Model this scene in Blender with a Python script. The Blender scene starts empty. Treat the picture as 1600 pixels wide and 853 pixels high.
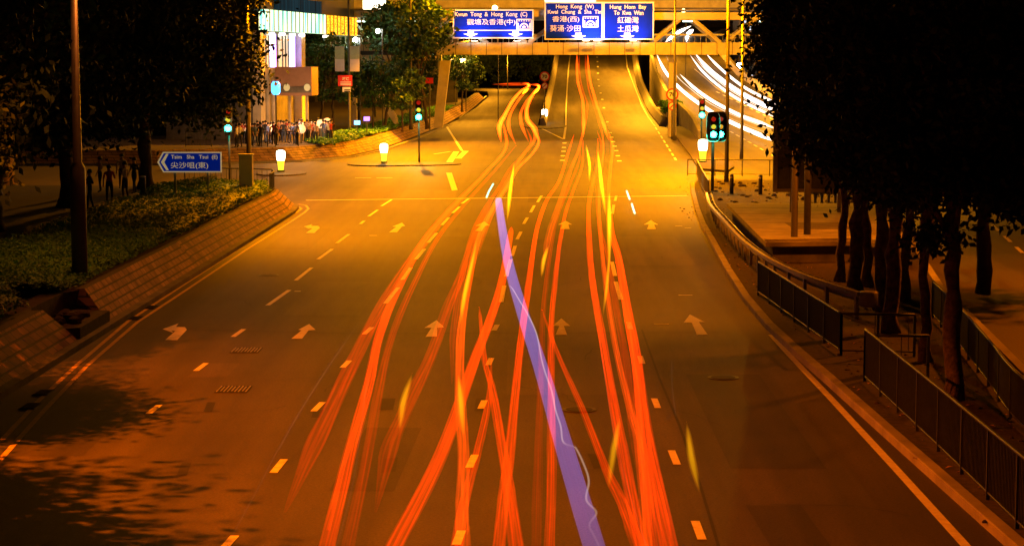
import bpy, math, random
from mathutils import Vector, Matrix, noise
R_ = random.Random(7)
sc = bpy.context.scene
col = sc.collection
F = 3160.0                      # focal length in pixels of the 1600 px wide photograph
CAMZ = 7.16
pitch = math.atan(326.5 / F); yaw = math.atan(40.0 * math.cos(pitch) / F)

# ------------------------------------------------------------------ camera, sky, exposure
cd = bpy.data.cameras.new('camera'); cam = bpy.data.objects.new('camera', cd); col.objects.link(cam)
cam.location = (0, 0, CAMZ); cam.rotation_euler = (math.pi / 2 - pitch, 0, yaw)
cd.sensor_width = 36; cd.lens = F / 1600 * 36; cd.clip_start = .1; cd.clip_end = 4000
sc.camera = cam
CM = cam.rotation_euler.to_matrix()

w = bpy.data.worlds.new('World'); sc.world = w; w.use_nodes = True
wn = w.node_tree.nodes; wl = w.node_tree.links
for n in list(wn): wn.remove(n)
sky = wn.new('ShaderNodeTexSky'); sky.sky_type = 'NISHITA'; sky.sun_disc = False
sky.sun_elevation = math.radians(-4); sky.sun_rotation = math.radians(200)
glow = wn.new('ShaderNodeMixRGB'); glow.blend_type = 'ADD'; glow.inputs[0].default_value = 1
glow.inputs[2].default_value = (.030, .011, .0035, 1)      # sodium sky-glow of the city
bg = wn.new('ShaderNodeBackground'); bg.inputs[1].default_value = .14
wo = wn.new('ShaderNodeOutputWorld')
wl.new(sky.outputs[0], glow.inputs[1]); wl.new(glow.outputs[0], bg.inputs[0]); wl.new(bg.outputs[0], wo.inputs[0])
glow2 = wn.new('ShaderNodeMixRGB'); glow2.blend_type = 'MULTIPLY'; glow2.inputs[0].default_value = 1
glow2.inputs[2].default_value = (.02, .012, .01, 1)
wl.new(sky.outputs[0], glow2.inputs[1]); wl.new(glow2.outputs[0], glow.inputs[1])
sc.view_settings.view_transform = 'Standard'; sc.view_settings.look = 'None'
sc.view_settings.exposure = 0; sc.view_settings.gamma = 1
sc.render.engine = 'CYCLES'
cy = sc.cycles
cy.use_denoising = True
try: cy.denoiser = 'OPENIMAGEDENOISE'
except Exception: pass
cy.max_bounces = 5; cy.diffuse_bounces = 2; cy.glossy_bounces = 2; cy.transmission_bounces = 2
cy.transparent_max_bounces = 64; cy.volume_bounces = 0
cy.sample_clamp_indirect = 3; cy.caustics_reflective = False; cy.caustics_refractive = False
cy.use_light_tree = True

# ------------------------------------------------------------------ photograph -> world helpers
def ray(px, py):
    return CM @ Vector(((px - 800) / F, -(py - 426.5) / F, -1))
def G(px, py, z=0.0):           # point at height z seen at this place of the photograph
    d = ray(px, py); t = (z - CAMZ) / d.z
    return Vector((d.x * t, d.y * t, z))
def at(px, py, Y):              # point at distance Y
    d = ray(px, py); t = Y / d.y
    return Vector((d.x * t, Y, CAMZ + d.z * t))
def prof(keys):
    def f(Y):
        if Y <= keys[0][0]: return keys[0][1]
        for (a, b), (c, d) in zip(keys, keys[1:]):
            if Y <= c:
                return b + (d - b) * (Y - a) / (c - a)
        return keys[-1][1]
    return f
ramp_z = prof([(233, 0), (250, .7), (280, 2.6), (372, 8.9), (450, 12.6), (560, 15)])
right_z = prof([(190, 0), (215, .8), (260, 3), (300, 5.5), (330, 8), (400, 12), (460, 15), (520, 16.5), (620, 17)])
fork_z = prof([(250, 0), (300, .8), (380, 2), (450, 2.2)])
flat = lambda Y: 0.0
def on(px, py, h, zf):
    d = ray(px, py); Y = 24.0; prev = None
    while Y < 760:
        e = CAMZ + d.z / d.y * Y - zf(Y) - h
        if e <= 0:
            if prev is None: break
            Ya, ea = prev; Y = Ya + (Y - Ya) * ea / (ea - e); break
        prev = (Y, e); Y += 1.0
    return Vector((d.x / d.y * Y, Y, CAMZ + d.z / d.y * Y))

# ------------------------------------------------------------------ materials
def mat(name, c, rough=.7, var=.25, scale=3.0, metal=0, spec=.4, bump=0, bscale=40, c2=None, detail=6):
    m = bpy.data.materials.new(name); m.use_nodes = True
    nt = m.node_tree; n = nt.nodes; l = nt.links; b = n['Principled BSDF']
    b.inputs['Roughness'].default_value = rough; b.inputs['Metallic'].default_value = metal
    b.inputs['Specular IOR Level'].default_value = spec
    tc = n.new('ShaderNodeTexCoord'); no = n.new('ShaderNodeTexNoise')
    no.inputs['Scale'].default_value = scale; no.inputs['Detail'].default_value = detail
    no.inputs['Roughness'].default_value = .65
    l.new(tc.outputs['Object'], no.inputs['Vector'])
    cr = n.new('ShaderNodeValToRGB')
    cr.color_ramp.elements[0].position = .3; cr.color_ramp.elements[1].position = .7
    lo = [x * (1 - var) for x in c]; hi = [min(1, x * (1 + var)) for x in (c2 or c)]
    cr.color_ramp.elements[0].color = (*lo, 1); cr.color_ramp.elements[1].color = (*hi, 1)
    l.new(no.outputs[0], cr.inputs[0]); l.new(cr.outputs[0], b.inputs['Base Color'])
    if bump:
        n2 = n.new('ShaderNodeTexNoise'); n2.inputs['Scale'].default_value = bscale; n2.inputs['Detail'].default_value = 4
        l.new(tc.outputs['Object'], n2.inputs['Vector'])
        bp = n.new('ShaderNodeBump'); bp.inputs['Strength'].default_value = bump; bp.inputs['Distance'].default_value = .02
        l.new(n2.outputs[0], bp.inputs['Height']); l.new(bp.outputs[0], b.inputs['Normal'])
    m['ramp'] = 1
    return m
def emit(name, c, s, body=None):
    m = bpy.data.materials.new(name); m.use_nodes = True
    b = m.node_tree.nodes['Principled BSDF']
    b.inputs['Base Color'].default_value = (*(body or [x * .5 for x in c]), 1)
    b.inputs['Emission Color'].default_value = (*c, 1); b.inputs['Emission Strength'].default_value = s
    b.inputs['Roughness'].default_value = .4
    return m
def glowvol(name, c, s):
    m = bpy.data.materials.new(name); m.use_nodes = True
    nt = m.node_tree; n = nt.nodes
    for x in list(n): n.remove(x)
    e = n.new('ShaderNodeEmission'); o = n.new('ShaderNodeOutputMaterial')
    e.inputs[0].default_value = (*c, 1); e.inputs[1].default_value = s
    nt.links.new(e.outputs[0], o.inputs['Volume'])
    m.cycles.homogeneous_volume = True
    return m

def asphalt(name, base, tone=.25, seams=True):
    m = bpy.data.materials.new(name); m.use_nodes = True
    nt = m.node_tree; n = nt.nodes; l = nt.links; b = n['Principled BSDF']
    tc = n.new('ShaderNodeTexCoord')
    def nz(scale, detail=5, rough=.6, sx=1, sy=1):
        mp = n.new('ShaderNodeMapping'); mp.inputs['Scale'].default_value = (sx, sy, 1)
        l.new(tc.outputs['Object'], mp.inputs[0])
        x = n.new('ShaderNodeTexNoise'); x.inputs['Scale'].default_value = scale
        x.inputs['Detail'].default_value = detail; x.inputs['Roughness'].default_value = rough
        l.new(mp.outputs[0], x.inputs['Vector']); return x.outputs[0]
    def ramp(src, a, c0, d, c1):
        r = n.new('ShaderNodeValToRGB'); r.color_ramp.elements[0].position = a; r.color_ramp.elements[1].position = d
        r.color_ramp.elements[0].color = (*[c0] * 3, 1); r.color_ramp.elements[1].color = (*[c1] * 3, 1)
        l.new(src, r.inputs[0]); return r.outputs[0]
    def mul(a, c):
        x = n.new('ShaderNodeMixRGB'); x.blend_type = 'MULTIPLY'; x.inputs[0].default_value = 1
        l.new(a, x.inputs[1]); l.new(c, x.inputs[2]); return x.outputs[0]
    big = ramp(nz(.12, 4), .3, 1 - tone, .7, 1 + tone)
    tracks = ramp(nz(.9, 3, .6, 1, .04), .35, .68, .7, 1.28)     # worn wheel tracks along the road
    grain = ramp(nz(20, 4, .85), .32, .5, .7, 1.65)
    speck = ramp(nz(9, 6, .75), .66, 1, .8, 1.7)
    oil = ramp(nz(.45, 5, .7, 1, .35), .56, 1, .74, .72)
    c = n.new('ShaderNodeRGB'); c.outputs[0].default_value = (*base, 1)
    o = mul(mul(mul(mul(mul(c.outputs[0], big), tracks), grain), speck), oil)
    l.new(o, b.inputs['Base Color'])
    b.inputs['Roughness'].default_value = .66
    b.inputs['Specular IOR Level'].default_value = .35
    bp = n.new('ShaderNodeBump'); bp.inputs['Strength'].default_value = .35; bp.inputs['Distance'].default_value = .01
    l.new(nz(40, 3, .8), bp.inputs['Height']); l.new(bp.outputs[0], b.inputs['Normal'])
    return m

def brickmat(name, c1, c2, mortar, bw=.62, rh=.26, swap=False):
    m = bpy.data.materials.new(name); m.use_nodes = True
    nt = m.node_tree; n = nt.nodes; l = nt.links; b = n['Principled BSDF']
    uv = n.new('ShaderNodeUVMap')
    br = n.new('ShaderNodeTexBrick'); br.inputs['Scale'].default_value = 1
    br.inputs['Brick Width'].default_value = bw; br.inputs['Row Height'].default_value = rh
    br.inputs['Mortar Size'].default_value = .03; br.inputs['Mortar Smooth'].default_value = .2
    br.inputs['Color1'].default_value = (*c1, 1); br.inputs['Color2'].default_value = (*c2, 1)
    br.inputs['Mortar'].default_value = (*mortar, 1); br.inputs['Bias'].default_value = -.2
    l.new(uv.outputs[0], br.inputs['Vector'])
    no = n.new('ShaderNodeTexNoise'); no.inputs['Scale'].default_value = 1.3; no.inputs['Detail'].default_value = 7
    l.new(uv.outputs[0], no.inputs['Vector'])
    cr = n.new('ShaderNodeValToRGB'); cr.color_ramp.elements[0].position = .3; cr.color_ramp.elements[1].position = .68
    cr.color_ramp.elements[0].color = (.4, .4, .4, 1); cr.color_ramp.elements[1].color = (1.25, 1.25, 1.25, 1)
    l.new(no.outputs[0], cr.inputs[0])
    mx = n.new('ShaderNodeMixRGB'); mx.blend_type = 'MULTIPLY'; mx.inputs[0].default_value = 1
    l.new(br.outputs[0], mx.inputs[1]); l.new(cr.outputs[0], mx.inputs[2]); l.new(mx.outputs[0], b.inputs['Base Color'])
    bp = n.new('ShaderNodeBump'); bp.inputs['Strength'].default_value = .9; bp.inputs['Distance'].default_value = .05; bp.invert = True
    l.new(br.outputs[1], bp.inputs['Height']); l.new(bp.outputs[0], b.inputs['Normal'])
    b.inputs['Roughness'].default_value = .85
    return m

M = {}
M['asphalt'] = asphalt('asphalt', (.066, .056, .044))
M['asphalt_ramp'] = asphalt('concrete_road', (.10, .092, .08), .15)
M['ground'] = mat('ground_soil', (.035, .03, .022), .95, .4, .5, bump=.4)
M['paving'] = mat('paving', (.07, .05, .042), .85, .3, 1.4, bump=.2)
M['soil'] = mat('verge_soil', (.05, .036, .024), .95, .55, 6, bump=.8, bscale=18)
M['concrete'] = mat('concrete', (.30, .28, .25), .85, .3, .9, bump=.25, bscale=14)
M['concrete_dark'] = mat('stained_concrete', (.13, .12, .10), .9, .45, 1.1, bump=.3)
M['beige'] = mat('beige_paint', (.60, .54, .40), .6, .22, .8)
M['paint'] = mat('road_paint', (.78, .74, .60), .6, .2, 5, detail=10)
M['paint_worn'] = mat('worn_road_paint', (.50, .48, .40), .7, .45, 9, detail=10)
M['patch'] = mat('bitumen_patch', (.022, .020, .018), .7, .3, 6)
M['steel'] = mat('galvanised_steel', (.36, .36, .33), .5, .25, 8, metal=.2)
M['dark_steel'] = mat('dark_painted_steel', (.055, .058, .052), .5, .25, 6, metal=.2)
M['pole'] = mat('grey_pole', (.11, .105, .095), .5, .2, 4, metal=.3)
M['black'] = mat('black_plastic', (.02, .021, .021), .7, .2, 5)
M['brick'] = brickmat('brick_blocks', (.34, .19, .12), (.22, .115, .075), (.05, .035, .025))
M['brick_far'] = brickmat('brick_blocks_far', (.44, .27, .15), (.34, .19, .11), (.12, .08, .05), 1.0, .3)
M['signblue'] = mat('sign_blue', (.002, .02, .60), .75, .05, 1, spec=.08)
M['signwhite'] = mat('sign_white', (.82, .82, .80), .4, .03, 1)
M['signred'] = mat('sign_red', (.7, .03, .01), .4, .08, 2)
M['leaf'] = mat('leaf_dark', (.022, .05, .014), .75, .5, .9, c2=(.035, .065, .018), spec=.2)
M['leaf_light'] = mat('leaf_light', (.028, .075, .016), .55, .5, .8, c2=(.04, .10, .02))
M['leaf_mid'] = mat('leaf_ground_cover', (.075, .24, .02), .6, .35, 1.2, c2=(.11, .30, .03))
M['bark'] = mat('bark', (.09, .065, .045), .9, .4, 3, bump=.8, bscale=12)
M['paperbark'] = mat('peeling_bark', (.085, .06, .04), .9, .75, 5, bump=1, bscale=16, c2=(.17, .12, .08))
M['skin'] = mat('skin', (.5, .29, .2), .6, .1, 3)
M['hair'] = mat('hair', (.02, .014, .01), .6, .2, 9)
M['glass'] = mat('dark_window_glass', (.02, .03, .03), .15, .3, 1, spec=.8)

# ------------------------------------------------------------------ mesh builder
class MB:
    def __init__(s): s.v = []; s.f = []; s.mi = []; s.uv = {}; s.cur = 0
    def face(s, idx, uv=None):
        s.f.append(tuple(idx)); s.mi.append(s.cur)
        if uv: s.uv[len(s.f) - 1] = uv
    def quad(s, a, b, c, d, uv=None):
        k = len(s.v); s.v += [tuple(a), tuple(b), tuple(c), tuple(d)]; s.face((k, k + 1, k + 2, k + 3), uv); return s
    def box(s, c, size, rz=0, rx=0):
        m = Matrix.Rotation(rz, 3, 'Z') @ Matrix.Rotation(rx, 3, 'X'); k = len(s.v); hx, hy, hz = [t / 2 for t in size]
        for dx, dy, dz in ((-1, -1, -1), (1, -1, -1), (1, 1, -1), (-1, 1, -1), (-1, -1, 1), (1, -1, 1), (1, 1, 1), (-1, 1, 1)):
            s.v.append(tuple(Vector(c) + m @ Vector((dx * hx, dy * hy, dz * hz))))
        for q in ((0, 3, 2, 1), (4, 5, 6, 7), (0, 1, 5, 4), (1, 2, 6, 5), (2, 3, 7, 6), (3, 0, 4, 7)): s.face([k + i for i in q])
        return s
    def tube(s, pts, r, n=10, cap=True):
        pts = [Vector(p) for p in pts]; rr = r if isinstance(r, (list, tuple)) else [r] * len(pts)
        k = len(s.v)
        for i, p in enumerate(pts):
            t = (pts[min(i + 1, len(pts) - 1)] - pts[max(i - 1, 0)]).normalized()
            u = Vector((0, 0, 1)) if abs(t.z) < .9 else Vector((1, 0, 0))
            a = t.cross(u).normalized(); b = t.cross(a).normalized()
            for j in range(n):
                th = 2 * math.pi * j / n
                s.v.append(tuple(p + (a * math.cos(th) + b * math.sin(th)) * rr[i]))
        for i in range(len(pts) - 1):
            for j in range(n):
                s.face((k + i * n + j, k + i * n + (j + 1) % n, k + (i + 1) * n + (j + 1) % n, k + (i + 1) * n + j))
        if cap:
            s.face([k + j for j in range(n)][::-1]); s.face([k + (len(pts) - 1) * n + j for j in range(n)])
        return s
    def lathe(s, c, prof, n=20):
        c = Vector(c); k = len(s.v)
        for r, z in prof:
            for j in range(n):
                th = 2 * math.pi * j / n; s.v.append((c.x + r * math.cos(th), c.y + r * math.sin(th), c.z + z))
        for i in range(len(prof) - 1):
            for j in range(n):
                s.face((k + i * n + j, k + i * n + (j + 1) % n, k + (i + 1) * n + (j + 1) % n, k + (i + 1) * n + j))
        s.face([k + j for j in range(n)][::-1]); s.face([k + (len(prof) - 1) * n + j for j in range(n)])
        return s
    def prism(s, pts, z0, z1):
        n = len(pts); k = len(s.v)
        ar = sum(pts[i][0] * pts[(i + 1) % n][1] - pts[(i + 1) % n][0] * pts[i][1] for i in range(n))
        if ar < 0: pts = pts[::-1]
        zz = lambda p, z: z
        for z in (z0, z1):
            for p in pts: s.v.append((p[0], p[1], z))
        s.face([k + i for i in range(n)][::-1]); s.face([k + n + i for i in range(n)])
        for i in range(n):
            j = (i + 1) % n; s.face((k + i, k + j, k + n + j, k + n + i))
        return s
    def plate(s, pts, y0, y1):        # outline (x, z), extruded along y
        n = len(pts); k = len(s.v)
        ar = sum(pts[i][0] * pts[(i + 1) % n][1] - pts[(i + 1) % n][0] * pts[i][1] for i in range(n))
        if ar < 0: pts = pts[::-1]
        for y in (y0, y1):
            for p in pts: s.v.append((p[0], y, p[1]))
        s.face([k + i for i in range(n)]); s.face([k + n + i for i in range(n)][::-1])
        for i in range(n):
            j = (i + 1) % n; s.face((k + j, k + i, k + n + i, k + n + j))
        return s
    def sweep(s, path, sec, cap=True, uv=False):   # sec: closed outline of (offset to the right, height)
        path = [Vector(p) for p in path]; n = len(sec); k = len(s.v); L = 0; Ls = []
        for i, p in enumerate(path):
            t = path[min(i + 1, len(path) - 1)] - path[max(i - 1, 0)]; t.z = 0; t.normalize()
            r = Vector((t.y, -t.x, 0))
            if i: L += (path[i] - path[i - 1]).length
            Ls.append(L)
            for a, h in sec: s.v.append(tuple(p + r * a + Vector((0, 0, h))))
        per = [0]
        for j in range(n):
            a = sec[j]; b = sec[(j + 1) % n]; per.append(per[-1] + math.hypot(a[0] - b[0], a[1] - b[1]))
        for i in range(len(path) - 1):
            for j in range(n):
                jj = (j + 1) % n
                s.face((k + i * n + j, k + (i + 1) * n + j, k + (i + 1) * n + jj, k + i * n + jj),
                       [(Ls[i], per[j]), (Ls[i + 1], per[j]), (Ls[i + 1], per[j + 1]), (Ls[i], per[j + 1])] if uv else None)
        if cap:
            s.face([k + j for j in range(n)]); s.face([k + (len(path) - 1) * n + j for j in range(n)][::-1])
        return s
    def ribbon(s, L, Rr):             # a sheet between two edge lines
        k = len(s.v); n = len(L)
        for a, b in zip(L, Rr): s.v += [tuple(a), tuple(b)]
        for i in range(n - 1): s.face((k + 2 * i, k + 2 * i + 1, k + 2 * i + 3, k + 2 * i + 2))
        return s
    def build(s, name, m, parent=None, loc=None, smooth=False):
        me = bpy.data.meshes.new(name); off = Vector(loc) if loc else Vector((0, 0, 0))
        me.from_pydata([tuple(Vector(p) - off) for p in s.v], [], s.f)
        ms = m if isinstance(m, (list, tuple)) else [m]
        for x in ms: me.materials.append(x)
        if any(s.mi): me.polygons.foreach_set('material_index', s.mi)
        if s.uv:
            ul = me.uv_layers.new(name='UVMap')
            for fi, u in s.uv.items():
                p = me.polygons[fi]
                for q, li in enumerate(p.loop_indices): ul.data[li].uv = u[q]
        if smooth: me.polygons.foreach_set('use_smooth', [True] * len(me.polygons))
        me.update()
        o = bpy.data.objects.new(name, me); col.objects.link(o); o.location = off
        if parent:
            o.parent = parent; o.location = off - Vector(parent_world(parent))
        return o
def parent_world(o):
    p = Vector((0, 0, 0))
    while o: p = p + Vector(o.location); o = o.parent
    return p
def tag(o, label=None, cat=None, group=None, kind=None):
    if label: o['label'] = label
    if cat: o['category'] = cat
    if group: o['group'] = group
    if kind: o['kind'] = kind
    return o
def empty(name, loc, label, cat, group=None):
    o = bpy.data.objects.new(name, None); col.objects.link(o); o.location = loc
    return tag(o, label, cat, group)
def struct(o): o['kind'] = 'structure'; return o
def copy_tree(o, parent=None):
    c = o.copy(); col.objects.link(c); c.parent = parent
    for ch in list(o.children): copy_tree(ch, c)
    return c

def text_mesh(body, bold=.0, ext=.0):
    cu = bpy.data.curves.new('lettering', 'FONT'); cu.body = body; cu.offset = bold; cu.extrude = ext; cu.resolution_u = 3
    o = bpy.data.objects.new('lettering', cu); col.objects.link(o)
    dg = bpy.context.evaluated_depsgraph_get(); dg.update()
    me = bpy.data.meshes.new_from_object(o.evaluated_get(dg))
    vs = [v.co.copy() for v in me.vertices]; fs = [tuple(p.vertices) for p in me.polygons]
    bpy.data.objects.remove(o); bpy.data.meshes.remove(me); bpy.data.curves.remove(cu)
    return vs, fs
def put_text(mb, body, x0, x1, z0, z1, y, bold=.02):   # text facing -y fitted to a box
    vs, fs = text_mesh(body, bold)
    if not vs: return
    a, b = min(v.x for v in vs), max(v.x for v in vs); c, d = min(v.y for v in vs), max(v.y for v in vs)
    k = len(mb.v)
    for v in vs: mb.v.append((x0 + (v.x - a) / (b - a) * (x1 - x0), y, z0 + (v.y - c) / (d - c) * (z1 - z0)))
    for f in fs: mb.face([k + i for i in f])

# ------------------------------------------------------------------ street lamps (their light is part of their builder)
M['lens_na'] = emit('sodium_lens', (1, .62, .18), 30)
M['lens_white'] = emit('white_lens', (.85, 1, .95), 60)
NA = (1, .36, .012); NA2 = (1, .26, .008)
def street_lamp(base, h, arm, power, label, c=NA, r=.13, cone=None, group='tall sodium street lamps', lens=None, size=.25, tilt=(0, 0), swell=0):
    base = Vector(base); root = empty('street_lamp', base, label, 'street lamp', group)
    mb = MB()
    if swell: mb.tube([base, base + Vector((0, 0, swell)), base + Vector((0, 0, swell + .15)), base + Vector((0, 0, h))], [r * 1.75, r * 1.7, r, r * .7], 14)
    else: mb.tube([base, base + Vector((0, 0, .7)), base + Vector((0, 0, h))], [r * 1.15, r, r * .65], 14)
    mb.build('pole', M['dark_steel'] if swell else M['pole'], root, base, True)
    a = Vector((arm[0], arm[1], 0)); top = base + Vector((0, 0, h - .05))
    MB().tube([top, top + a * .3 + Vector((0, 0, .35)), top + a * .85 + Vector((0, 0, .5))], [.07, .06, .05], 8).build('arm', M['pole'], root, top, True)
    hp = top + a + Vector((0, 0, .48)); ang = math.atan2(a.y, a.x)
    hd = MB().box(hp, (.95, .34, .16), ang).build('lamp_head', M['steel'], root, hp)
    MB().box(hp - Vector((0, 0, .1)), (.6, .26, .04), ang).build('lens', lens or M['lens_na'], hd, hp - Vector((0, 0, .1)))
    ld = bpy.data.lights.new('lamp_light', 'SPOT' if cone else 'POINT'); ld.energy = power; ld.color = c; ld.shadow_soft_size = size
    if cone: ld.spot_size = math.radians(cone); ld.spot_blend = .35
    lo = bpy.data.objects.new('lamp_light', ld); col.objects.link(lo); lo.parent = root
    lo.location = hp - base - Vector((0, 0, .35)); lo.rotation_euler = (tilt[0], tilt[1], 0)
    return root

K = 1000
gz = lambda px, py, z=0: G(px, py, z)
# over the junction
NB = (1, .31, 0)
street_lamp((15.1, 150, .13), 13, (-3.5, 0), 60 * K, 'street lamp pole on the island behind the green signal, second tall pole from the right', c=NB, cone=166)
street_lamp((12.6, 187, .13), 13, (-2.5, 0), 13 * K, 'lamp pole rising beside the bridge column, nearest the wide blue sign', c=NB)
street_lamp((11.3, 121, .13), 13.5, (-2.4, 0), 27 * K, 'tallest dark lamp pole rising behind the green signal on the right island', c=(1, .27, 0), cone=150)
street_lamp((-15.0, 105, 1.0), 12.5, (2.6, 0), 34 * K, 'lamp pole in the hedge bed behind the blue arrow sign', c=(1, .25, 0), cone=146)
street_lamp((-16.9, 182, .95), 13, (5, -2), 75 * K, 'lamp pole carrying two grey banners and a red plate on the far planted bank', c=NB, cone=140, tilt=(-.6, -.35))
street_lamp((-12.0, 192, .95), 13, (3, 0), 3.5 * K, 'lamp pole among the small trees behind the middle green signal', r=.16, c=NB)
# near the camera
street_lamp(tuple(G(125, 437, 1.0)), 9.5, (1.0, .5), 1.5 * K, 'lamp post with a thick brown foot in the hedge nearest the camera', c=(1, .19, .02), cone=112, swell=3.2)
street_lamp((9.35, 73.5, .13), 11.5, (-4.5, -2), 7 * K, 'thick plain pole standing left of the thinner one beside the concrete roof', c=(1, .2, 0), cone=128, r=.125)
street_lamp((9.95, 74.5, .13), 11.5, (2.4, 0), 1.6 * K, 'thinner stepped pole standing right beside the thick one by the concrete roof', c=(1, .2, 0), cone=118, r=.075, swell=3.6)
street_lamp((-16.3, 33, 1.0), 13, (.8, 1), 46 * K, 'lamp post on the left bank beside the footbridge, out of the frame', c=(1, .145, 0), cone=124, size=.10, tilt=(0, -.08))
street_lamp((17.2, 62, .13), 11, (3.5, 0), 13 * K, 'unseen lamp post added behind the bark trees to light the right carriageway', c=(1, .17, 0), cone=150)  # added lamp on an unseen pole, brightens the right carriageway
# beyond the junction
def far_lamp(x, Y, z, arm, p, label, h=11):
    street_lamp((x, Y, z), h, arm, p * K * .5, label, group='lamps along the far roads')
far_lamp(17.4, 262, ramp_z(262) + .2, (-3, 0), 90, 'lamp pole between the ramp and the curved carriageway, nearer one')
far_lamp(18.4, 325, ramp_z(325) + .2, (-3, 0), 90, 'lamp pole between the ramp and the curved carriageway, farther one')
far_lamp(31.5, 232, 1.5, (-3, 0), 80, 'lamp pole on the outer edge of the curved carriageway')
far_lamp(31.0, 300, 5.5, (-3, 0), 80, 'lamp pole high on the outer parapet of the curved carriageway')
far_lamp(-12.4, 262, 1.2, (3, 0), 40, 'lamp pole on the left bank of the lower slip road')
far_lamp(-14.0, 345, 1.6, (3, 0), 45, 'lamp pole far along the lower slip road', 9)
far_lamp(-6.0, 408, 2.1, (-2, 0), 22, 'unseen lamp pole added to light the bend of the lower slip road', 7)  # added lamp on an unseen pole, lifts the dark area under the bridge
far_lamp(30.0, 168, 0.15, (-3.5, 0), 55, 'lamp pole on the far side of the right carriageway')

# ------------------------------------------------------------------ ground and roads
struct(MB().quad((-900, -60, -.06), (900, -60, -.06), (900, 3200, -.06), (-900, 3200, -.06)).build('ground', M['ground']))
struct(MB().quad((-70, -30, 0), (70, -30, 0), (70, 252, 0), (-70, 252, 0)).build('road', M['asphalt']))

def road_strip(name, keysL, keysR, zf, dz, Y0, Y1, step, m):
    xl = prof(keysL); xr = prof(keysR); L = []; Q = []; Y = Y0
    while Y <= Y1 + .01:
        L.append((xl(Y), Y, zf(Y) + dz)); Q.append((xr(Y), Y, zf(Y) + dz)); Y += step
    mb = MB(); mb.ribbon(L, Q)
    o = mb.build(name, m); return o, L, Q
rl = [(233, 1.0), (260, 1.5), (300, 2.5), (372, 4.0), (450, 9), (520, 22)]
rr = [(233, 14.0), (260, 14.0), (300, 14.6), (330, 15.6), (372, 17.2), (450, 23), (520, 37)]
o, RL, RR = road_strip('ramp_road', rl, rr, ramp_z, .006, 233, 520, 7, M['asphalt_ramp']); struct(o)
cl = [(135, 13.5), (156, 14.2), (180, 15.0), (215, 16.6), (260, 16.6), (300, 17.6), (330, 18.6), (372, 21.5), (400, 25), (460, 34), (520, 48), (600, 78)]
crr = [(135, 27), (156, 28.5), (215, 30), (260, 29.5), (300, 29.3), (330, 30), (372, 31.5), (400, 34), (460, 45), (520, 60), (600, 90)]
o, CL, CR = road_strip('curved_carriageway', cl, crr, right_z, .006, 190, 600, 10, M['asphalt_ramp']); struct(o)
fl = [(226, -10.7), (300, -9), (380, -8.2), (450, -30)]
fr = [(226, 1.0), (300, 1.4), (380, 1.0), (450, 3)]
mb = MB()
fL = [(-10.9, 230, .004), (-10.3, 252, .05), (-9, 300, .8), (-8.4, 350, 1.55), (-9.4, 380, 2), (-16, 398, 2.1), (-40, 402, 2.1)]
fR = [(.8, 230, .004), (1.1, 252, .05), (1.3, 300, .8), (1.2, 350, 1.55), (1.4, 380, 2), (1.5, 425, 2.1), (-40, 432, 2.1)]
mb.ribbon(fL, fR); struct(mb.build('slip_road', M['asphalt_ramp']))
struct(MB().quad((-120, 395, 1.0), (6, 395, 1.0), (6, 600, 2.0), (-120, 600, 2.0)).build('far_ground', M['ground']))

# ramp structure: parapets, with flared ends at the foot
par = [(-.2, -.5), (-.2, .85), (-.1, .95), (.12, .95), (.3, .3), (.3, -.5)]
rt = empty('road_ramp', (8, 233, 0), 'concrete ramp with low parapets climbing straight ahead under the sign bridge', 'ramp')
MB().sweep([(x - .4, y, z) for x, y, z in RL], [(.4, -.5), (.4, .3), (.15, .95), (-.1, .95), (-.3, .8), (-.3, -.5)]).build('parapet', M['concrete'], rt, RL[0])
MB().sweep([(x + .6, y, z) for x, y, z in RR], [(-.6, -.5), (-.6, .25), (-.2, .95), (.1, .95), (.3, .8), (.3, -.5)]).build('parapet', M['concrete'], rt, RR[0])
for side, E in ((-1, RL), (1, RR)):
    mb = MB()
    for a, b in zip(E, E[1:]):
        xa, xb = a[0] + side * 1.0, b[0] + side * 1.0
        mb.quad((xa, a[1], -.3), (xb, b[1], -.3), (xb, b[1], b[2] + .1), (xa, a[1], a[2] + .1))
    mb.build('side_wall', M['concrete_dark'], rt, E[0])
ct = empty('elevated_carriageway', (22, 200, 0), 'curved elevated carriageway sweeping down on the right, orange lit parapets', 'elevated road')
MB().sweep([(x - .3, y, z) for x, y, z in CL], [(.3, -.8), (.3, .9), (-.1, .9), (-.1, -.8)]).build('parapet', M['concrete'], ct, CL[0])
MB().sweep([(x + .3, y, z) for x, y, z in CR], [(-.3, -.8), (-.3, 1.1), (.1, 1.1), (.1, -.8)]).build('parapet', M['beige'], ct, CR[0])
for side, E in ((-1, CL), (1, CR)):
    mb = MB()
    for a, b in zip(E, E[1:]):
        xa, xb = a[0] + side * .42, b[0] + side * .42
        mb.quad((xa, a[1], -.3), (xb, b[1], -.3), (xb, b[1], b[2] + .1), (xa, a[1], a[2] + .1))
    mb.build('side_wall', M['concrete'], ct, E[0])

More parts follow.
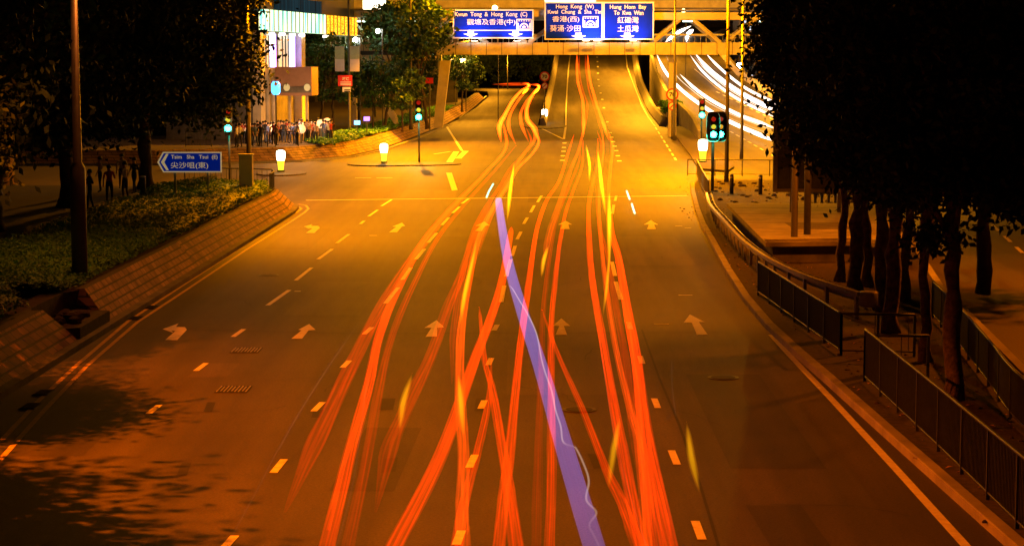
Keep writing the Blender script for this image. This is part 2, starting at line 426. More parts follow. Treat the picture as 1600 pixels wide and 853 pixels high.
# traffic islands, verge, banks
kerbR_px = [(1078, 289), (1080, 305), (1086, 330), (1095, 355), (1110, 382), (1132, 425), (1160, 470), (1195, 513), (1240, 556), (1290, 600), (1380, 682), (1500, 790), (1600, 880)]
kerbR = [G(px, py) for px, py in kerbR_px]
kerbR[0].x += 0; kerbR.append(Vector((kerbR[-1].x + .1, 15, 0)))
outer = [(10.0, 15), (10.6, 33), (11.3, 46), (12.9, 64), (14.3, 75), (16.8, 92), (18.6, 108), (19.0, 118), (18.2, 123)]
isl = [(p.x + .12, p.y) for p in kerbR]; isl[0] = (isl[0][0] + .3, 121.5)
poly = isl + outer + [(9.9, 123.5)]
struct(MB().prism(poly, -.05, .13).build('verge', M['soil']))
KS = [(-.001, -.05), (-.001, .15), (.02, .17), (.22, .17), (.22, -.05)]
struct(MB().sweep([(p.x, p.y, 0) for p in kerbR[::-1]], KS).build('kerb', M['concrete']))
oc = [(x, y, 0) for x, y in outer]
struct(MB().sweep(oc, [(-.22, -.05), (-.22, .17), (0, .17), (0, -.05)]).build('kerb', M['concrete']))
# long island between the ramp and the right carriageway
isl2 = [(10.9, 137), (12.6, 134), (13.6, 140), (14.4, 156), (15.2, 180), (16.7, 215), (16.5, 233), (14.7, 233), (14.2, 215), (13.0, 185), (11.9, 158)]
struct(MB().prism(isl2, -.05, .14).build('traffic_island', M['paving']))
mb = MB().prism([(14.95, 234), (16.2, 234), (16.2, 262), (14.95, 262)], 0, 1.6)
tag(mb.build('planter_wall', M['concrete']), 'concrete planter box with dark shrubs between the ramp foot and the curved carriageway', 'planter')
# small island for the middle signal and bollards
for k, (px, py, a, b) in enumerate([(600, 258, 2.6, 1.0), (655, 257, 3.0, 1.1), (440, 272, 1.6, 1.3), (851, 197, 2.6, 5)]):
    c = G(px, py); pts = [(c.x + a * math.cos(t * math.pi / 10), c.y + b * 2.2 * math.sin(t * math.pi / 10)) for t in range(20)]
    struct(MB().prism(pts, -.05, .08 + .002 * k).build('traffic_island', M['asphalt_ramp']))

# left bank of sloping brick blocks
def slope(name, base, top, label, m, cat='embankment', capw=.5, endcap=True):
    mb = MB(); L = 0
    ns = 8
    for i in range(len(base) - 1):
        a, b, c, d = base[i], base[i + 1], top[i + 1], top[i]
        a, b, c, d = Vector(a), Vector(b), Vector(c), Vector(d); l = (b - a).length; hgt = (d - a).length
        mb.quad(a, b, c, d, [(L, 0), (L + l, 0), (L + l, hgt), (L, hgt)]); L += l
        nb = (Vector((-1, 0, 0)) * capw)
        mb.quad(d, c, c + nb - Vector((0, 0, .02)), d + nb - Vector((0, 0, .02)), [(0, 0)] * 4)
    for e in (0, -1):
        a, d = Vector(base[e]), Vector(top[e]); q = Vector((d.x - capw, d.y, a.z)); k = len(mb.v)
        r = Vector((d.x - capw, d.y, d.z - .02))
        mb.quad(a, d, r, q, [(a.x, a.z), (d.x, d.z), (r.x, r.z), (q.x, q.z)])
    o = mb.build(name, m); return tag(o, label, cat, 'sloping brick banks')
Hb = 1.0
slope('brick_bank', [(-11.72, 54.8, .1), (-11.75, 70, .1), (-11.8, 85, .1), (-11.85, 97, .1), (-12.2, 101.5, .1)],
      [(-12.5, 55.3, Hb), (-12.55, 70, Hb), (-12.6, 85, Hb), (-12.65, 97, Hb), (-12.9, 100, Hb)],
      'long sloping bank of weathered brick blocks below the hedge on the left', M['brick'])
slope('brick_bank', [(-11.6, 14, .1), (-11.65, 35, .1), (-11.7, 51.2, .1)], [(-12.3, 14, Hb), (-12.35, 35, Hb), (-12.45, 50.4, Hb)],
      'short near end of the sloping brick bank, left edge, below the lamp post', M['brick'])
kl = [(-11.42, 14, 0), (-11.47, 35, 0), (-11.52, 51.2, 0), (-11.55, 70, 0), (-11.6, 85, 0), (-11.65, 97, 0), (-11.9, 100.5, 0), (-12.9, 102.8, 0), (-16, 104.5, 0), (-24, 106, 0), (-60, 108, 0)]
struct(MB().sweep(kl, [(0, -.05), (0, .15), (-.30, .17), (-.30, -.05)]).build('kerb', M['concrete_dark']))
# recess between the two banks
struct(MB().prism([(-11.7, 51.2), (-11.7, 54.8), (-12.8, 55.2), (-12.9, 50.5)], -.04, .45).build('planting_pocket', M['soil']))
mb = MB()
for k in range(16):
    c = Vector((-12.3 + R_.uniform(-.4, .4), 52.9 + R_.uniform(-1.3, 1.3), .5)); r = R_.uniform(.1, .28)
    mb.lathe(c - Vector((0, 0, r * .6)), [(r * .6, 0), (r, r * .5), (r * .8, r), (r * .3, r * 1.25)], 7)
tag(mb.build('rubble', M['soil']), kind='stuff')
bed = [(-12.6, 14), (-12.62, 50), (-12.9, 51), (-12.9, 54.5), (-12.62, 55.3), (-12.66, 70), (-12.72, 97), (-13.1, 99.5), (-15, 101.6), (-18.0, 102.2), (-18.2, 94), (-17.9, 82), (-17.6, 67), (-17.2, 14)]
struct(MB().prism(bed, -.03, Hb - .03).build('planting_bed', M['soil']))
struct(MB().prism([(-17.22, 14), (-17.62, 67), (-17.92, 82), (-18.22, 94), (-18.02, 102.2), (-24, 103.8), (-60, 105.6), (-60, 14)], -.03, Hb - .06).build('footpath', M['paving']))
struct(MB().sweep([(-17.2, 14, Hb - .06), (-17.6, 67, Hb - .06), (-17.9, 82, Hb - .06), (-18.2, 94, Hb - .06), (-18.0, 102.2, Hb - .06)], [(-.28, 0), (-.28, .22), (0, .22), (0, 0)]).build('kerb', M['brick_far']))
# far bank
fb = [G(250, 258), G(350, 255.6), G(461, 253), G(542, 246), G(593, 235), G(639, 218.6), G(697, 195.5)]
fb = [Vector((-46, 143, .1))] + [Vector((p.x, p.y, .1)) for p in fb] + [Vector((-9.4, 290, .7)), Vector((-8.9, 340, 1.4))]
ft = [p + Vector((-.55 - (0 if i < 3 else .45), .9 if i < 5 else .2, .92)) for i, p in enumerate(fb)]
slope('brick_bank', [tuple(p) for p in fb], [tuple(p) for p in ft], 'far curved brick retaining bank beyond the side street, orange lit', M['brick_far'], capw=.6)
plz = [(p.x - .3, p.y + .25) for p in ft]
struct(MB().prism(plz + [(-14, 372), (-70, 372), (-70, 145)], -.04, .98).build('plaza', M['paving']))
struct(MB().sweep([(p.x + .35, p.y - .35, 0) for p in fb[:8]], [(0, -.05), (0, .12), (.3, .13), (.3, -.05)][::-1]).build('kerb', M['concrete']))

# ------------------------------------------------------------------ road paint
mk = MB()
def dash(a, b, wd=.14, z=.008, zf=None, h=None):
    A = G(*a, z) if zf is None else on(a[0], a[1], .014, zf); B = G(*b, z) if zf is None else on(b[0], b[1], .014, zf)
    d = (B - A); d.z = 0; d.normalize(); s = Vector((d.y, -d.x, 0)) * wd / 2
    mk.quad(A - s, A + s, B + s, B - s)
def poly_px(pts, z=.008):
    k = len(mk.v); P = [G(px, py, z) for px, py in pts]
    ar = sum(P[i].x * P[(i + 1) % len(P)].y - P[(i + 1) % len(P)].x * P[i].y for i in range(len(P)))
    if ar < 0: P = P[::-1]
    mk.v += [tuple(p) for p in P]; mk.face([k + i for i in range(len(P))])
for a, b in [((418, 477), (452, 453)), ((462, 438), (487, 418)), ((497, 405), (519, 389)), ((526, 380), (545, 366)), ((563, 350), (569, 345)), ((576, 338), (590, 328)), ((596, 322), (612, 312)),
             ((364, 526), (381, 514)), ((306, 579), (322, 567)), ((232, 646), (249, 632)),
             ((350, 855), (367, 836)), ((427, 738), (444, 717)), ((490, 642), (504, 628)), ((535, 574), (546, 563)), ((569, 522), (581, 511)), ((602, 474), (622, 449)), ((629, 437), (642, 418)), ((650, 405), (663, 389)), ((669, 379), (682, 364)), ((690, 352), (701, 340)), ((707, 333), (718, 323)), ((722, 318), (733, 310)),
             ((713, 850), (721, 828)), ((733, 730), (742, 710)), ((751, 638), (757, 625)), ((763, 570), (768, 559)), ((772, 516), (777, 507)), ((783, 472), (788, 446)), ((791, 432), (798, 405)), ((800, 400), (805, 384)), ((808, 374), (814, 362)), ((818, 350), (824, 340)), ((829, 332), (835, 321)), ((840, 316), (846, 306)),
             ((1097, 842), (1086, 813)), ((1058, 725), (1049, 703)), ((1028, 637), (1022, 622)), ((1004, 568), (1000, 556)), ((985, 514), (982, 503)), ((970, 468), (962, 440)), ((961, 431), (956, 409)), ((957, 334), (959, 320)), ((961, 314), (963, 306))]:
    dash(a, b)
for a, b in [((478, 313), (740, 310)), ((740, 310), (1075, 306))]: dash(a, b, .3)
rb = [(1205, 523), (1235, 556), (1300, 624), (1400, 732), (1510, 853), (1560, 908)]
for a, b in zip(rb, rb[1:]): dash(a, b, .16)
for pts in ([(1078, 491), (1101, 503), (1092, 503), (1106, 523), (1089, 523), (1081, 504), (1068, 504)],
            [(877, 497), (891, 509), (881, 509), (886, 523), (868, 523), (874, 509), (864, 509)],
            [(682, 500), (694, 511), (683, 512), (683, 526), (665, 526), (674, 512), (663, 512)],
            [(483, 506), (493, 515), (482, 516), (472, 529), (455, 529), (471, 516), (466, 515)],
            [(254, 514), (279, 505), (275, 510.5), (289, 511), (292, 515), (277, 531), (258, 531), (274, 517), (268, 516.5), (271, 520)],
            [(1017, 344), (1028, 351), (1022, 351), (1025, 358), (1011, 358), (1014, 351), (1006, 351)],
            [(884, 345), (894, 351), (888, 351), (890, 358), (876, 358), (879, 351), (872, 351)],
            [(757, 346), (765, 352), (758, 353), (753, 361), (742, 361), (750, 353), (743, 353)],
            [(628, 348), (633, 353), (628, 354), (620, 363), (608, 363), (619, 354.5), (613, 354)],
            [(475, 354), (488, 350.5), (486, 353), (497, 353), (500, 356), (491, 364), (478, 364), (488, 357), (483, 356.5), (484, 358)],
            [(697, 270), (706, 270), (715, 297), (706, 298)]):
    poly_px(pts)
for a, b in [((713, 237), (702, 254)), ((728, 236), (716, 248))]: dash(a, b, .5)
for a, b in [((698, 198), (722, 236)), ((678, 241), (704, 237)), ((555, 278), (580, 278)), ((588, 278), (613, 278)), ((842, 199), (881, 218)), ((881, 218), (884, 198))]: dash(a, b, .22)
for k in range(1, 8):
    t = k / 8; y = 199 + 19 * t; dash((842 + 39 * t, y), (884 - 3 * t, y), .14)
for a, b in [((1060, 461), (1082, 461)), ((1022, 506), (1045, 506)), ((1055, 353), (1066, 353)), ((1070, 356), (1080, 356)), ((577, 368), (589, 368)), ((460, 455), (470, 455))]: dash(a, b, .12)
for k in range(8):
    t = k / 8; a = (1024 + 34 * t, 199 + 54 * t); dash(a, (a[0] + 2.6, a[1] + 4.2), .16)
for y in (223, 230, 236, 243, 250): dash((882 - (y - 223) * .12, y), (882 - (y - 223) * .12, y + 1.4), .35)
for k, y in enumerate((207, 214, 221, 228, 235, 243, 251)): dash((953 + k * 2.4, y), (953.4 + k * 2.4, y + 1.4), .35)
# right carriageway lane marks
for (a, b, n) in (((1140, 205), (1214, 247), 8), ((1530, 333), (1660, 452), 7)):
    for k in range(n):
        t = (k + .1) / n; u = (k + .65) / n
        dash((a[0] + (b[0] - a[0]) * t, a[1] + (b[1] - a[1]) * t), (a[0] + (b[0] - a[0]) * u, a[1] + (b[1] - a[1]) * u), .16, zf=right_z)
for k in range(9):
    t = (k + .1) / 9; u = (k + .6) / 9
    dash((1118 + 94 * t, 143 + 46 * t), (1118 + 94 * u, 143 + 46 * u), .2, zf=right_z)
dash((1085, 108), (1120, 138), .18, zf=right_z); dash((1120, 138), (1165, 165), .18, zf=right_z); dash((1165, 165), (1215, 180), .18, zf=right_z)
# ramp lines
for E in ([(884, 198), (884.5, 170), (886, 140), (888.5, 105), (891, 86)], [(978, 86), (980, 105), (990, 132), (1003, 165), (1014, 185), (1024, 198)]):
    for a, b in zip(E, E[1:]): dash(a, b, .17, zf=ramp_z)
for k, (px, py) in enumerate([(949, 190), (946, 180), (943.5, 168), (941, 155), (938.5, 145), (936, 134), (935, 124), (934.5, 114), (934, 104), (933.5, 96), (933, 89)]):
    dash((px, py), (px, py + 1.6), .3, zf=ramp_z)
for a, b in [((760, 150), (742, 166)), ((742, 166), (718, 184))]: dash(a, b, .2, zf=fork_z)
struct(mk.build('road_marking', M['paint']))
M['yellow_paint'] = mat('yellow_road_paint', (.55, .36, .05), .6, .35, 5, detail=10)
mk = MB()
for line in ([(0, 718), (65, 645), (135, 572), (215, 503), (300, 447), (385, 390), (455, 346), (476, 332), (482, 326), (478, 321), (466, 319)],
             [(0, 690), (60, 626), (120, 570), (200, 502), (290, 443), (370, 391), (440, 346), (466, 330), (471, 326), (466, 323)]):
    for a, b in zip(line, line[1:]): dash(a, b, .11)
struct(mk.build('yellow_edge_line', M['yellow_paint']))
mk = MB()
for pts in ([(284, 722), (299, 722), (292, 742), (276, 742)], [(324, 628), (337, 628), (331, 643), (318, 643)], [(236, 836), (248, 836), (240, 856), (224, 856)],
            [(596, 622), (618, 622), (614, 640), (592, 640)], [(600, 716), (622, 714), (618, 736), (596, 738)], [(918, 708), (938, 710), (946, 730), (928, 732)],
            [(490, 640), (506, 640), (500, 652), (486, 652)], [(744, 622), (756, 622), (754, 642), (741, 642)]):
    poly_px(pts, .004)
seam = [(1003, 515), (1030, 590), (1060, 660), (1095, 760), (1125, 860)]
for a, b in zip(seam, seam[1:]): dash(a, b, .05, .004)
for a, b in [((180, 512), (560, 521)), ((560, 521), (1130, 519))]: dash(a, b, .05, .004)
for k in range(26):                      # cracks
    x, y = R_.uniform(-10.5, 5.5), R_.uniform(28, 100); a = R_.choice((0, math.pi / 2)) + R_.uniform(-.3, .3); L = R_.uniform(1, 4)
    p = Vector((x, y, .0045))
    for q in range(int(L / .35)):
        a += R_.uniform(-.5, .5); e = p + Vector((math.sin(a), math.cos(a), 0)) * .35; sd_ = Vector((math.cos(a), -math.sin(a), 0)) * R_.uniform(.006, .016)
        mk.quad(p - sd_, p + sd_, e + sd_, e - sd_); p = e
struct(mk.build('bitumen_seam', M['patch']))
pm = [asphalt('asphalt_patch_dark', (.040, .034, .027)), asphalt('asphalt_patch_pale', (.088, .074, .056))]
for k, (x, y, w_, l_, a) in enumerate([(-9.2, 39, 1.6, 5, .02), (-6.2, 62, 2.2, 9, 0), (-2.9, 36.5, 1.1, 6, -.02), (.6, 47, 2.6, 7, .01), (4.3, 41, 1.7, 11, 0), (4.5, 78, 2.4, 12, 0), (-9.8, 83, 1.8, 10, .01), (-2.8, 88, 2.6, 8, 0), (3.9, 31, .9, 3, .03), (-7.6, 47, .9, 2.2, 0), (1, 108, 3, 6, 0), (-6, 112, 3, 7, .02)]):
    c_, s_ = math.cos(a), math.sin(a); z = .0022 + .00006 * k
    pt = lambda u, v: (x + u * c_ - v * s_, y + u * s_ + v * c_, z)
    struct(MB().quad(pt(-w_ / 2, -l_ / 2), pt(w_ / 2, -l_ / 2), pt(w_ / 2, l_ / 2), pt(-w_ / 2, l_ / 2)).build('road_patch', pm[k % 2]))
for k, (px, py, lb) in enumerate([(1130, 590, 'round manhole cover in the empty right lane, farther one'), (905, 640, 'round manhole cover right of the violet beam'), (420, 430, 'round manhole cover in the left lanes beyond the arrows')]):
    c = G(px, py, .0); o = MB().lathe(c, [(.36, .003), (.36, .011), (.34, .013)], 28).build('manhole_cover', M['dark_steel'], None, c); tag(o, lb, 'manhole cover', 'manhole covers in the road')
    MB().lathe(c, [(.28, .0135), (.28, .017), (.27, .018)], 28).build('lid', M['patch'], o, c)
# drain grates and gullies
for k, (px, py, lab) in enumerate([(385, 547, 'small worn drain grate in the second lane, farther of two'), (365, 608, 'small worn drain grate in the second lane, nearer of two')]):
    c = G(px, py, .004); mb = MB(); mb.box(c + Vector((0, 0, .002)), (.72, .9, .008))
    o = mb.build('drain_grate', M['patch'], None, c); tag(o, lab, 'drain grate', 'drain grates in the left lanes')
    mb = MB()
    for i in range(9): mb.box(c + Vector((-.32 + i * .08, 0, .012)), (.025, .8 - .2 * (i % 3 == 1), .01))
    mb.build('bar', M['steel'], o, c)
for k, (px, py) in enumerate([(48, 634), (68, 613), (212, 497), (236, 480)]):
    c = G(px, py, .01); mb = MB(); mb.box(c, (.34, .75, .012))
    o = mb.build('gully_grate', M['black'], None, c); tag(o, ['black gully grate by the left kerb, nearest the camera', 'black gully grate by the left kerb, just beyond the nearest one', 'black gully grate at the gap in the brick bank, nearer one', 'black gully grate at the gap in the brick bank, farther one'][k], 'gully grate', 'gully grates along the left kerb')
    mb = MB()
    for i in range(6): mb.box(c + Vector((0, -.3 + i * .12, .012)), (.3, .03, .012))
    mb.build('bar', M['dark_steel'], o, c)

# ------------------------------------------------------------------ sign bridge (footbridge) with its truss
YB = 198.0
def X(px, Y=YB): return at(px, 100, Y).x
def Z(py, Y=YB): return at(800, py, Y).z
fbr = empty('footbridge', (0, YB, 0), 'beige steel footbridge carrying the blue direction signs across the whole road', 'footbridge')
def beam(name, px0, px1, py0, py1, Y0, Y1, m=None, seams=0):
    x0, x1, z0, z1 = X(px0), X(px1), Z(py1), Z(py0)
    mb = MB().box(((x0 + x1) / 2, (Y0 + Y1) / 2, (z0 + z1) / 2), (x1 - x0, Y1 - Y0, z1 - z0))
    o = mb.build(name, m or M['beige'], fbr, ((x0 + x1) / 2, (Y0 + Y1) / 2, (z0 + z1) / 2))
    return o
b1 = beam('lower_beam', 682, 1300, 67, 86, YB, YB + .8)
beam('lower_beam', 700, 1300, 67, 86, YB + 4.2, YB + 4.8)
beam('deck', 505, 1300, 78, 83, YB + .81, YB + 4.19, M['concrete'])
beam('lower_beam', 508, 681.5, 70, 80, YB, YB + .8)
beam('lower_beam', 508, 681.5, 86.5, 95, YB + .15, YB + .95)
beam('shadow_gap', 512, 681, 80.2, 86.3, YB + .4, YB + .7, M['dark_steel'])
beam('upper_beam', 1012, 1300, 20, 31.5, YB, YB + .6)
beam('upper_beam', 515, 1011.5, 17, 27, YB, YB + .6)
beam('upper_beam', 515, 1300, 20, 31, YB + 4.2, YB + 4.8)
beam('roof', 512, 1300, 15.5, 17, YB - .2, YB + 5, M['concrete'])
beam('handrail', 1012, 1300, 53.5, 55.5, YB + .25, YB + .4, M['steel'])
beam('handrail', 515, 1011, 53.5, 55.5, YB + .25, YB + .4, M['steel'])
beam('handrail', 515, 1300, 54, 56, YB + 4.4, YB + 4.55, M['steel'])
mb = MB()                                   # vertical panel joints
for px in range(520, 1260, 24):
    mb.box((X(px), YB - .012, Z(76.5 if px > 690 else 75)), (.06, .02, (Z(67) - Z(86)) * .98 if px > 690 else Z(70) - Z(80)))
mb.build('panel_joint', M['concrete_dark'], fbr, (X(700), YB, Z(76)))
def diag(p, q, Y, m='beige', r=.2):
    A = Vector((X(p[0]), Y, Z(p[1]))); B = Vector((X(q[0]), Y, Z(q[1]))); d = B - A
    mb = MB(); mb.tube([A, B], r, 4); mb.build('truss_diagonal', M[m], fbr, A)
for Y, mm in ((YB + .35, 'beige'), (YB + 4.5, 'steel')):
    for p, q in [((540, 27), (580, 70)), ((640, 70), (585, 27)), ((645, 70), (700, 27)), ((705, 27), (760, 67)), ((822, 67), (765, 27)), ((826, 67), (880, 27)), ((885, 27), (940, 67)), ((1000, 67), (945, 27)),
                 ((1020, 67), (1062, 31)), ((1083, 31), (1126, 67)), ((1136, 67), (1181, 31)), ((1190, 31), (1228, 67)), ((1238, 67), (1280, 31))]:
        diag(p, q, Y, mm)
mb = MB()
for px in range(515, 1300, 9): mb.box((X(px), YB + 4.47, (Z(56) + Z(67)) / 2), (.05, .05, Z(56) - Z(67)))
mb.build('railing', M['steel'], fbr, (0, YB + 4.4, Z(60)))
mb = MB()
for px in range(516, 700, 8): mb.box((X(px), YB + .5, (Z(27) + Z(70)) / 2), (.08, .06, Z(27) - Z(70)))
mb.build('mullion', M['beige'], fbr, (X(600), YB, Z(50)))
for px in (560, 640, 760, 880, 1080, 1200):
    z = Z(33); mb = MB(); mb.box((X(px), YB + 2.6, z), (1.3, .2, .08))
    mb.build('ceiling_light', emit('tube_lamp', (.75, 1, .85), 14) if px == 560 else bpy.data.materials['tube_lamp'], fbr, (X(px), YB + 2.6, z))
ld = bpy.data.lights.new('tube_lamp_light', 'AREA'); ld.shape = 'RECTANGLE'; ld.size = 9; ld.size_y = .3; ld.energy = 700; ld.color = (.75, 1, .6)
lo = bpy.data.objects.new('tube_lamp_light', ld); col.objects.link(lo); lo.location = (X(610), YB + 2.6, Z(34)); lo.parent = None
# columns
def col_(pts, r, name='column'):
    MB().box((pts[0] + pts[1]) / 2, (r * 1.6, r * 1.6, pts[1].z - pts[0].z)).build(name, M['beige'], fbr, pts[0])
MB().plate([(X(676), .9), (X(690), .9), (X(703), Z(95)), (X(687), Z(95))], YB + .8, YB + 2.4).build('column', M['beige'], fbr, (X(689), YB + 1.6, 0))
col_([Vector((X(1053), YB + 2, 0)), Vector((X(1053), YB + 2, Z(84)))], .48)
col_([Vector((X(1236), YB + 2, 0)), Vector((X(1236), YB + 2, Z(84)))], .6)
col_([Vector((X(548), YB + 2, .95)), Vector((X(548), YB + 2, Z(95)))], .5)
# stair flight of the bridge, falling from left to right
A = Vector((X(560), YB - 1.6, Z(92))); B = Vector((X(622), YB - 1.6, .95))
MB().sweep([A, B], [(-1.0, 0), (-1.0, .95), (-.9, .95), (-.9, .25), (.9, .25), (.9, .95), (1.0, .95), (1.0, 0)]).build('stair', M['beige'], fbr, A)
mb = MB()
for i in range(22):
    p = A.lerp(B, (i + .5) / 22); mb.box(p + Vector((0, 0, .3)), (.3, 1.7, .16))
mb.build('step', M['concrete'], fbr, A)

# ------------------------------------------------------------------ direction signs
SY = YB - .55
def zoomed(ox, oy, s): return lambda x, y: (ox + x / s, oy + y / s)
zz = zoomed(680, 0, 4.324)
def sx(x): return at(680 + x / 4.324, 100, SY).x
def sz(y): return at(800, y / 4.324, SY).z
def panel(root, x0, x1, y0, y1, name='panel'):
    a, b, c, d = sx(x0), sx(x1), sz(y1), sz(y0)
    MB().box(((a + b) / 2, SY, (c + d) / 2), (b - a, .1, d - c)).build(name, M['signblue'], root, ((a + b) / 2, SY, (c + d) / 2))
    t = .13; mb = MB(); y = SY - .055
    for q in ((a, b, d - t, d), (a, b, c, c + t), (a, a + t, c + t + .001, d - t - .001), (b - t, b, c + t + .001, d - t - .001)):
        mb.box(((q[0] + q[1]) / 2, y, (q[2] + q[3]) / 2), (q[1] - q[0], .012, q[3] - q[2]))
    mb.build('border', M['signwhite'], root, ((a + b) / 2, y, (c + d) / 2))
    mb = MB()
    for px in (a + .6, b - .6): mb.box((px, SY + .27, (c + d) / 2), (.15, .42, (d - c) * .96))
    mb.build('bracket', M['steel'], root, ((a + b) / 2, SY + .2, (c + d) / 2))
def arrow_down(mb, cx, y0, y1, hw, y):
    cx = sx(cx); a, b = sz(y1), sz(y0); h = hw; m = a + (b - a) * .52
    k = len(mb.v)
    for p in ((cx, a), (cx + h, m), (cx + h * .42, m + .05), (cx + h * .42, b), (cx - h * .42, b), (cx - h * .42, m + .05), (cx - h, m)): mb.v.append((p[0], y, p[1]))
    mb.face(range(k, k + 7))
def portal(mb, x0, x1, y0, y1, y):          # tunnel-mouth pictogram in a frame
    a, b, c, d = sx(x0), sx(x1), sz(y1), sz(y0); t = .1
    for q in ((a, b, d - t, d), (a, b, c, c + t), (a, a + t, c, d), (b - t, b, c, d)):
        mb.quad((q[0], y, q[2]), (q[1], y, q[2]), (q[1], y, q[3]), (q[0], y, q[3]))
    cx = (a + b) / 2; w_ = (b - a); hh = d - c; k = len(mb.v)
    for r0, r1 in ((.30 * w_, .21 * w_), (.13 * w_, .0)):
        for i in range(12):
            t0 = math.pi * i / 12; t1 = math.pi * (i + 1) / 12; zc = c + .18 * hh
            f = lambda r, t: (cx + r * math.cos(t), y - .001, zc + r * math.sin(t) * 1.05)
            mb.quad(f(r0, t0), f(r0, t1), f(r1, t1), f(r1, t0))
    for s in (-1, 1):
        q = (cx + s * .42 * w_, cx + s * .34 * w_)
        mb.quad((min(q), y - .001, c + .14 * hh), (max(q), y - .001, c + .14 * hh), (max(q), y - .001, c + .62 * hh), (min(q), y - .001, c + .62 * hh))
    for s in range(5):
        xx = a + w_ * (.14 + .16 * s); mb.quad((xx, y - .001, d - .24 * hh), (xx + .08 * w_, y - .001, d - .24 * hh), (xx + .08 * w_, y - .001, d - .14 * hh), (xx, y - .001, d - .14 * hh))
def T(mb, s, x0, x1, y0, y1, bold=.016): put_text(mb, s, sx(x0), sx(x1), sz(y1), sz(y0), SY - .056, bold)
def sign_lamp(root, px, n=2):
    x = at(px, 100, SY).x; z = Z(67.5)
    hd = MB().box((x, SY - 1.35, z + .1), (.75, .3, .14)).build('lamp', M['steel'], root, (x, SY - 1.35, z + .1))
    MB().box((x, SY - 1.33, z + .18), (.62, .2, .02)).build('lamp_lens', M['sign_lens'], hd, (x, SY - 1.33, z + .18))
    MB().tube([(x, SY - 1.35, z + .05), (x, SY + .5, z - .02)], .04, 6).build('lamp_arm', M['steel'], root, (x, SY - 1.3, z))
    l_ = bpy.data.lights.new('sign_lamp_light', 'SPOT'); l_.energy = 420; l_.color = (.9, .88, 1); l_.shadow_soft_size = .3; l_.spot_size = math.radians(150); l_.spot_blend = .5
    o = bpy.data.objects.new('sign_lamp_light', l_); col.objects.link(o); o.parent = root
    o.location = Vector((x, SY - 1.33, z + .24)) - Vector(root.location); o.rotation_euler = (math.radians(180 - 38), 0, 0)
M['sign_lens'] = emit('sign_lamp_lens', (1, .95, .9), 16)
s1 = empty('direction_sign', (sx(392), SY, sz(262)), 'smaller blue overhead sign with two down arrows and one line of place names', 'road sign', 'blue overhead direction signs')
panel(s1, 120, 665, 66, 263)
mb = MB()
T(mb, 'Kwun  Tong  &  Hong  Kong  (C)', 135, 622, 83, 122); T(mb, '觀塘及香港(中)', 215, 542, 130, 176, .003)
portal(mb, 548, 652, 130, 203, SY - .056)
mb.quad(*[(p[0], SY - .056, p[1]) for p in ((sx(132), sz(211)), (sx(654), sz(211)), (sx(654), sz(205)), (sx(132), sz(205)))])
arrow_down(mb, 240, 212, 252, .72, SY - .056); arrow_down(mb, 543, 212, 252, .72, SY - .056)
mb.build('lettering', M['signwhite'], s1, (sx(392), SY, sz(160)))
for px in (742, 808): sign_lamp(s1, px)
s2 = empty('direction_sign', (sx(1105), SY, sz(272)), 'wider blue overhead sign divided in two panels, each with one down arrow', 'road sign', 'blue overhead direction signs')
panel(s2, 738, 1131, 16, 272); panel(s2, 1133.5, 1476, 16, 272)
mb = MB()
T(mb, 'Hong  Kong  (W)', 815, 1070, 33, 68); T(mb, 'Kwai  Chung  &  Sha  Tin', 760, 1120, 69, 104)
T(mb, '香港(西)', 790, 972, 112, 156, .003); T(mb, '葵涌·沙田', 775, 980, 172, 216, .003); portal(mb, 995, 1102, 112, 188, SY - .056)
arrow_down(mb, 967, 224, 265, .72, SY - .056)
T(mb, 'Hung  Hom  Bay', 1178, 1424, 36, 72); T(mb, 'To  Kwa  Wan', 1205, 1405, 75, 104)
T(mb, '紅磡灣', 1230, 1372, 116, 160, .003); T(mb, '土瓜灣', 1230, 1372, 174, 218, .003); arrow_down(mb, 1296, 224, 265, .72, SY - .056)
mb.build('lettering', M['signwhite'], s2, (sx(1105), SY, sz(160)))
for px in (915, 932, 988): sign_lamp(s2, px)
MB().box((sx(910), SY + .1, sz(5)), (sx(1085) - sx(745), .35, .28)).build('hood_lamp', emit('hood_lens', (1, .95, .75), 2.2), s2, (sx(910), SY + .1, sz(5)))

# arrow sign in the hedge; glow added to its colours, sodium light leaves them black
def lit(name, c, e):
    return emit(name, e, 1.0, c)
M['glow_blue'] = lit('sign_glow_blue', (.002, .02, .5), (.0, .006, .10)); M['glow_white'] = lit('sign_glow_white', (.6, .55, .45), (.30, .22, .10))
TY = 90.0
ax = lambda px: at(px, 100, TY).x
az = lambda py: at(800, py, TY).z
s3 = empty('direction_sign', (ax(297), TY, 1.0), 'blue arrow-shaped street sign pointing left on two posts in the hedge', 'road sign')
outl = [(ax(243), az(254)), (ax(252), az(238)), (ax(344), az(238)), (ax(344), az(270)), (ax(252), az(270))]
MB().plate(outl, TY, TY + .05).build('panel_edge', M['glow_white'], s3, (ax(297), TY, az(254)))
i_ = .055
MB().plate([(ax(243) + .08, az(254)), (ax(252) + .04, az(238) - i_), (ax(344) - i_, az(238) - i_), (ax(344) - i_, az(270) + i_), (ax(252) + .04, az(270) + i_)], TY - .006, TY - .0005).build('panel', M['glow_blue'], s3, (ax(297), TY, az(254)))
mb = MB(); y = TY - .009
def T3(s, x0, x1, y0, y1, b): put_text(mb, s, ax(240 + x0 / 6.6625), ax(240 + x1 / 6.6625), az(200 + y1 / 6.6625), az(200 + y0 / 6.6625), y, b)
T3('Tsim   Sha   Tsui  (E)', 165, 652, 284, 336, .015); T3('尖沙咀(東)', 160, 552, 358, 434, .003)
mb.plate([(ax(248.7), az(254)), (ax(257), az(241)), (ax(261), az(241)), (ax(254), az(254)), (ax(261), az(266.5)), (ax(257), az(266.5))], y - .001, y)
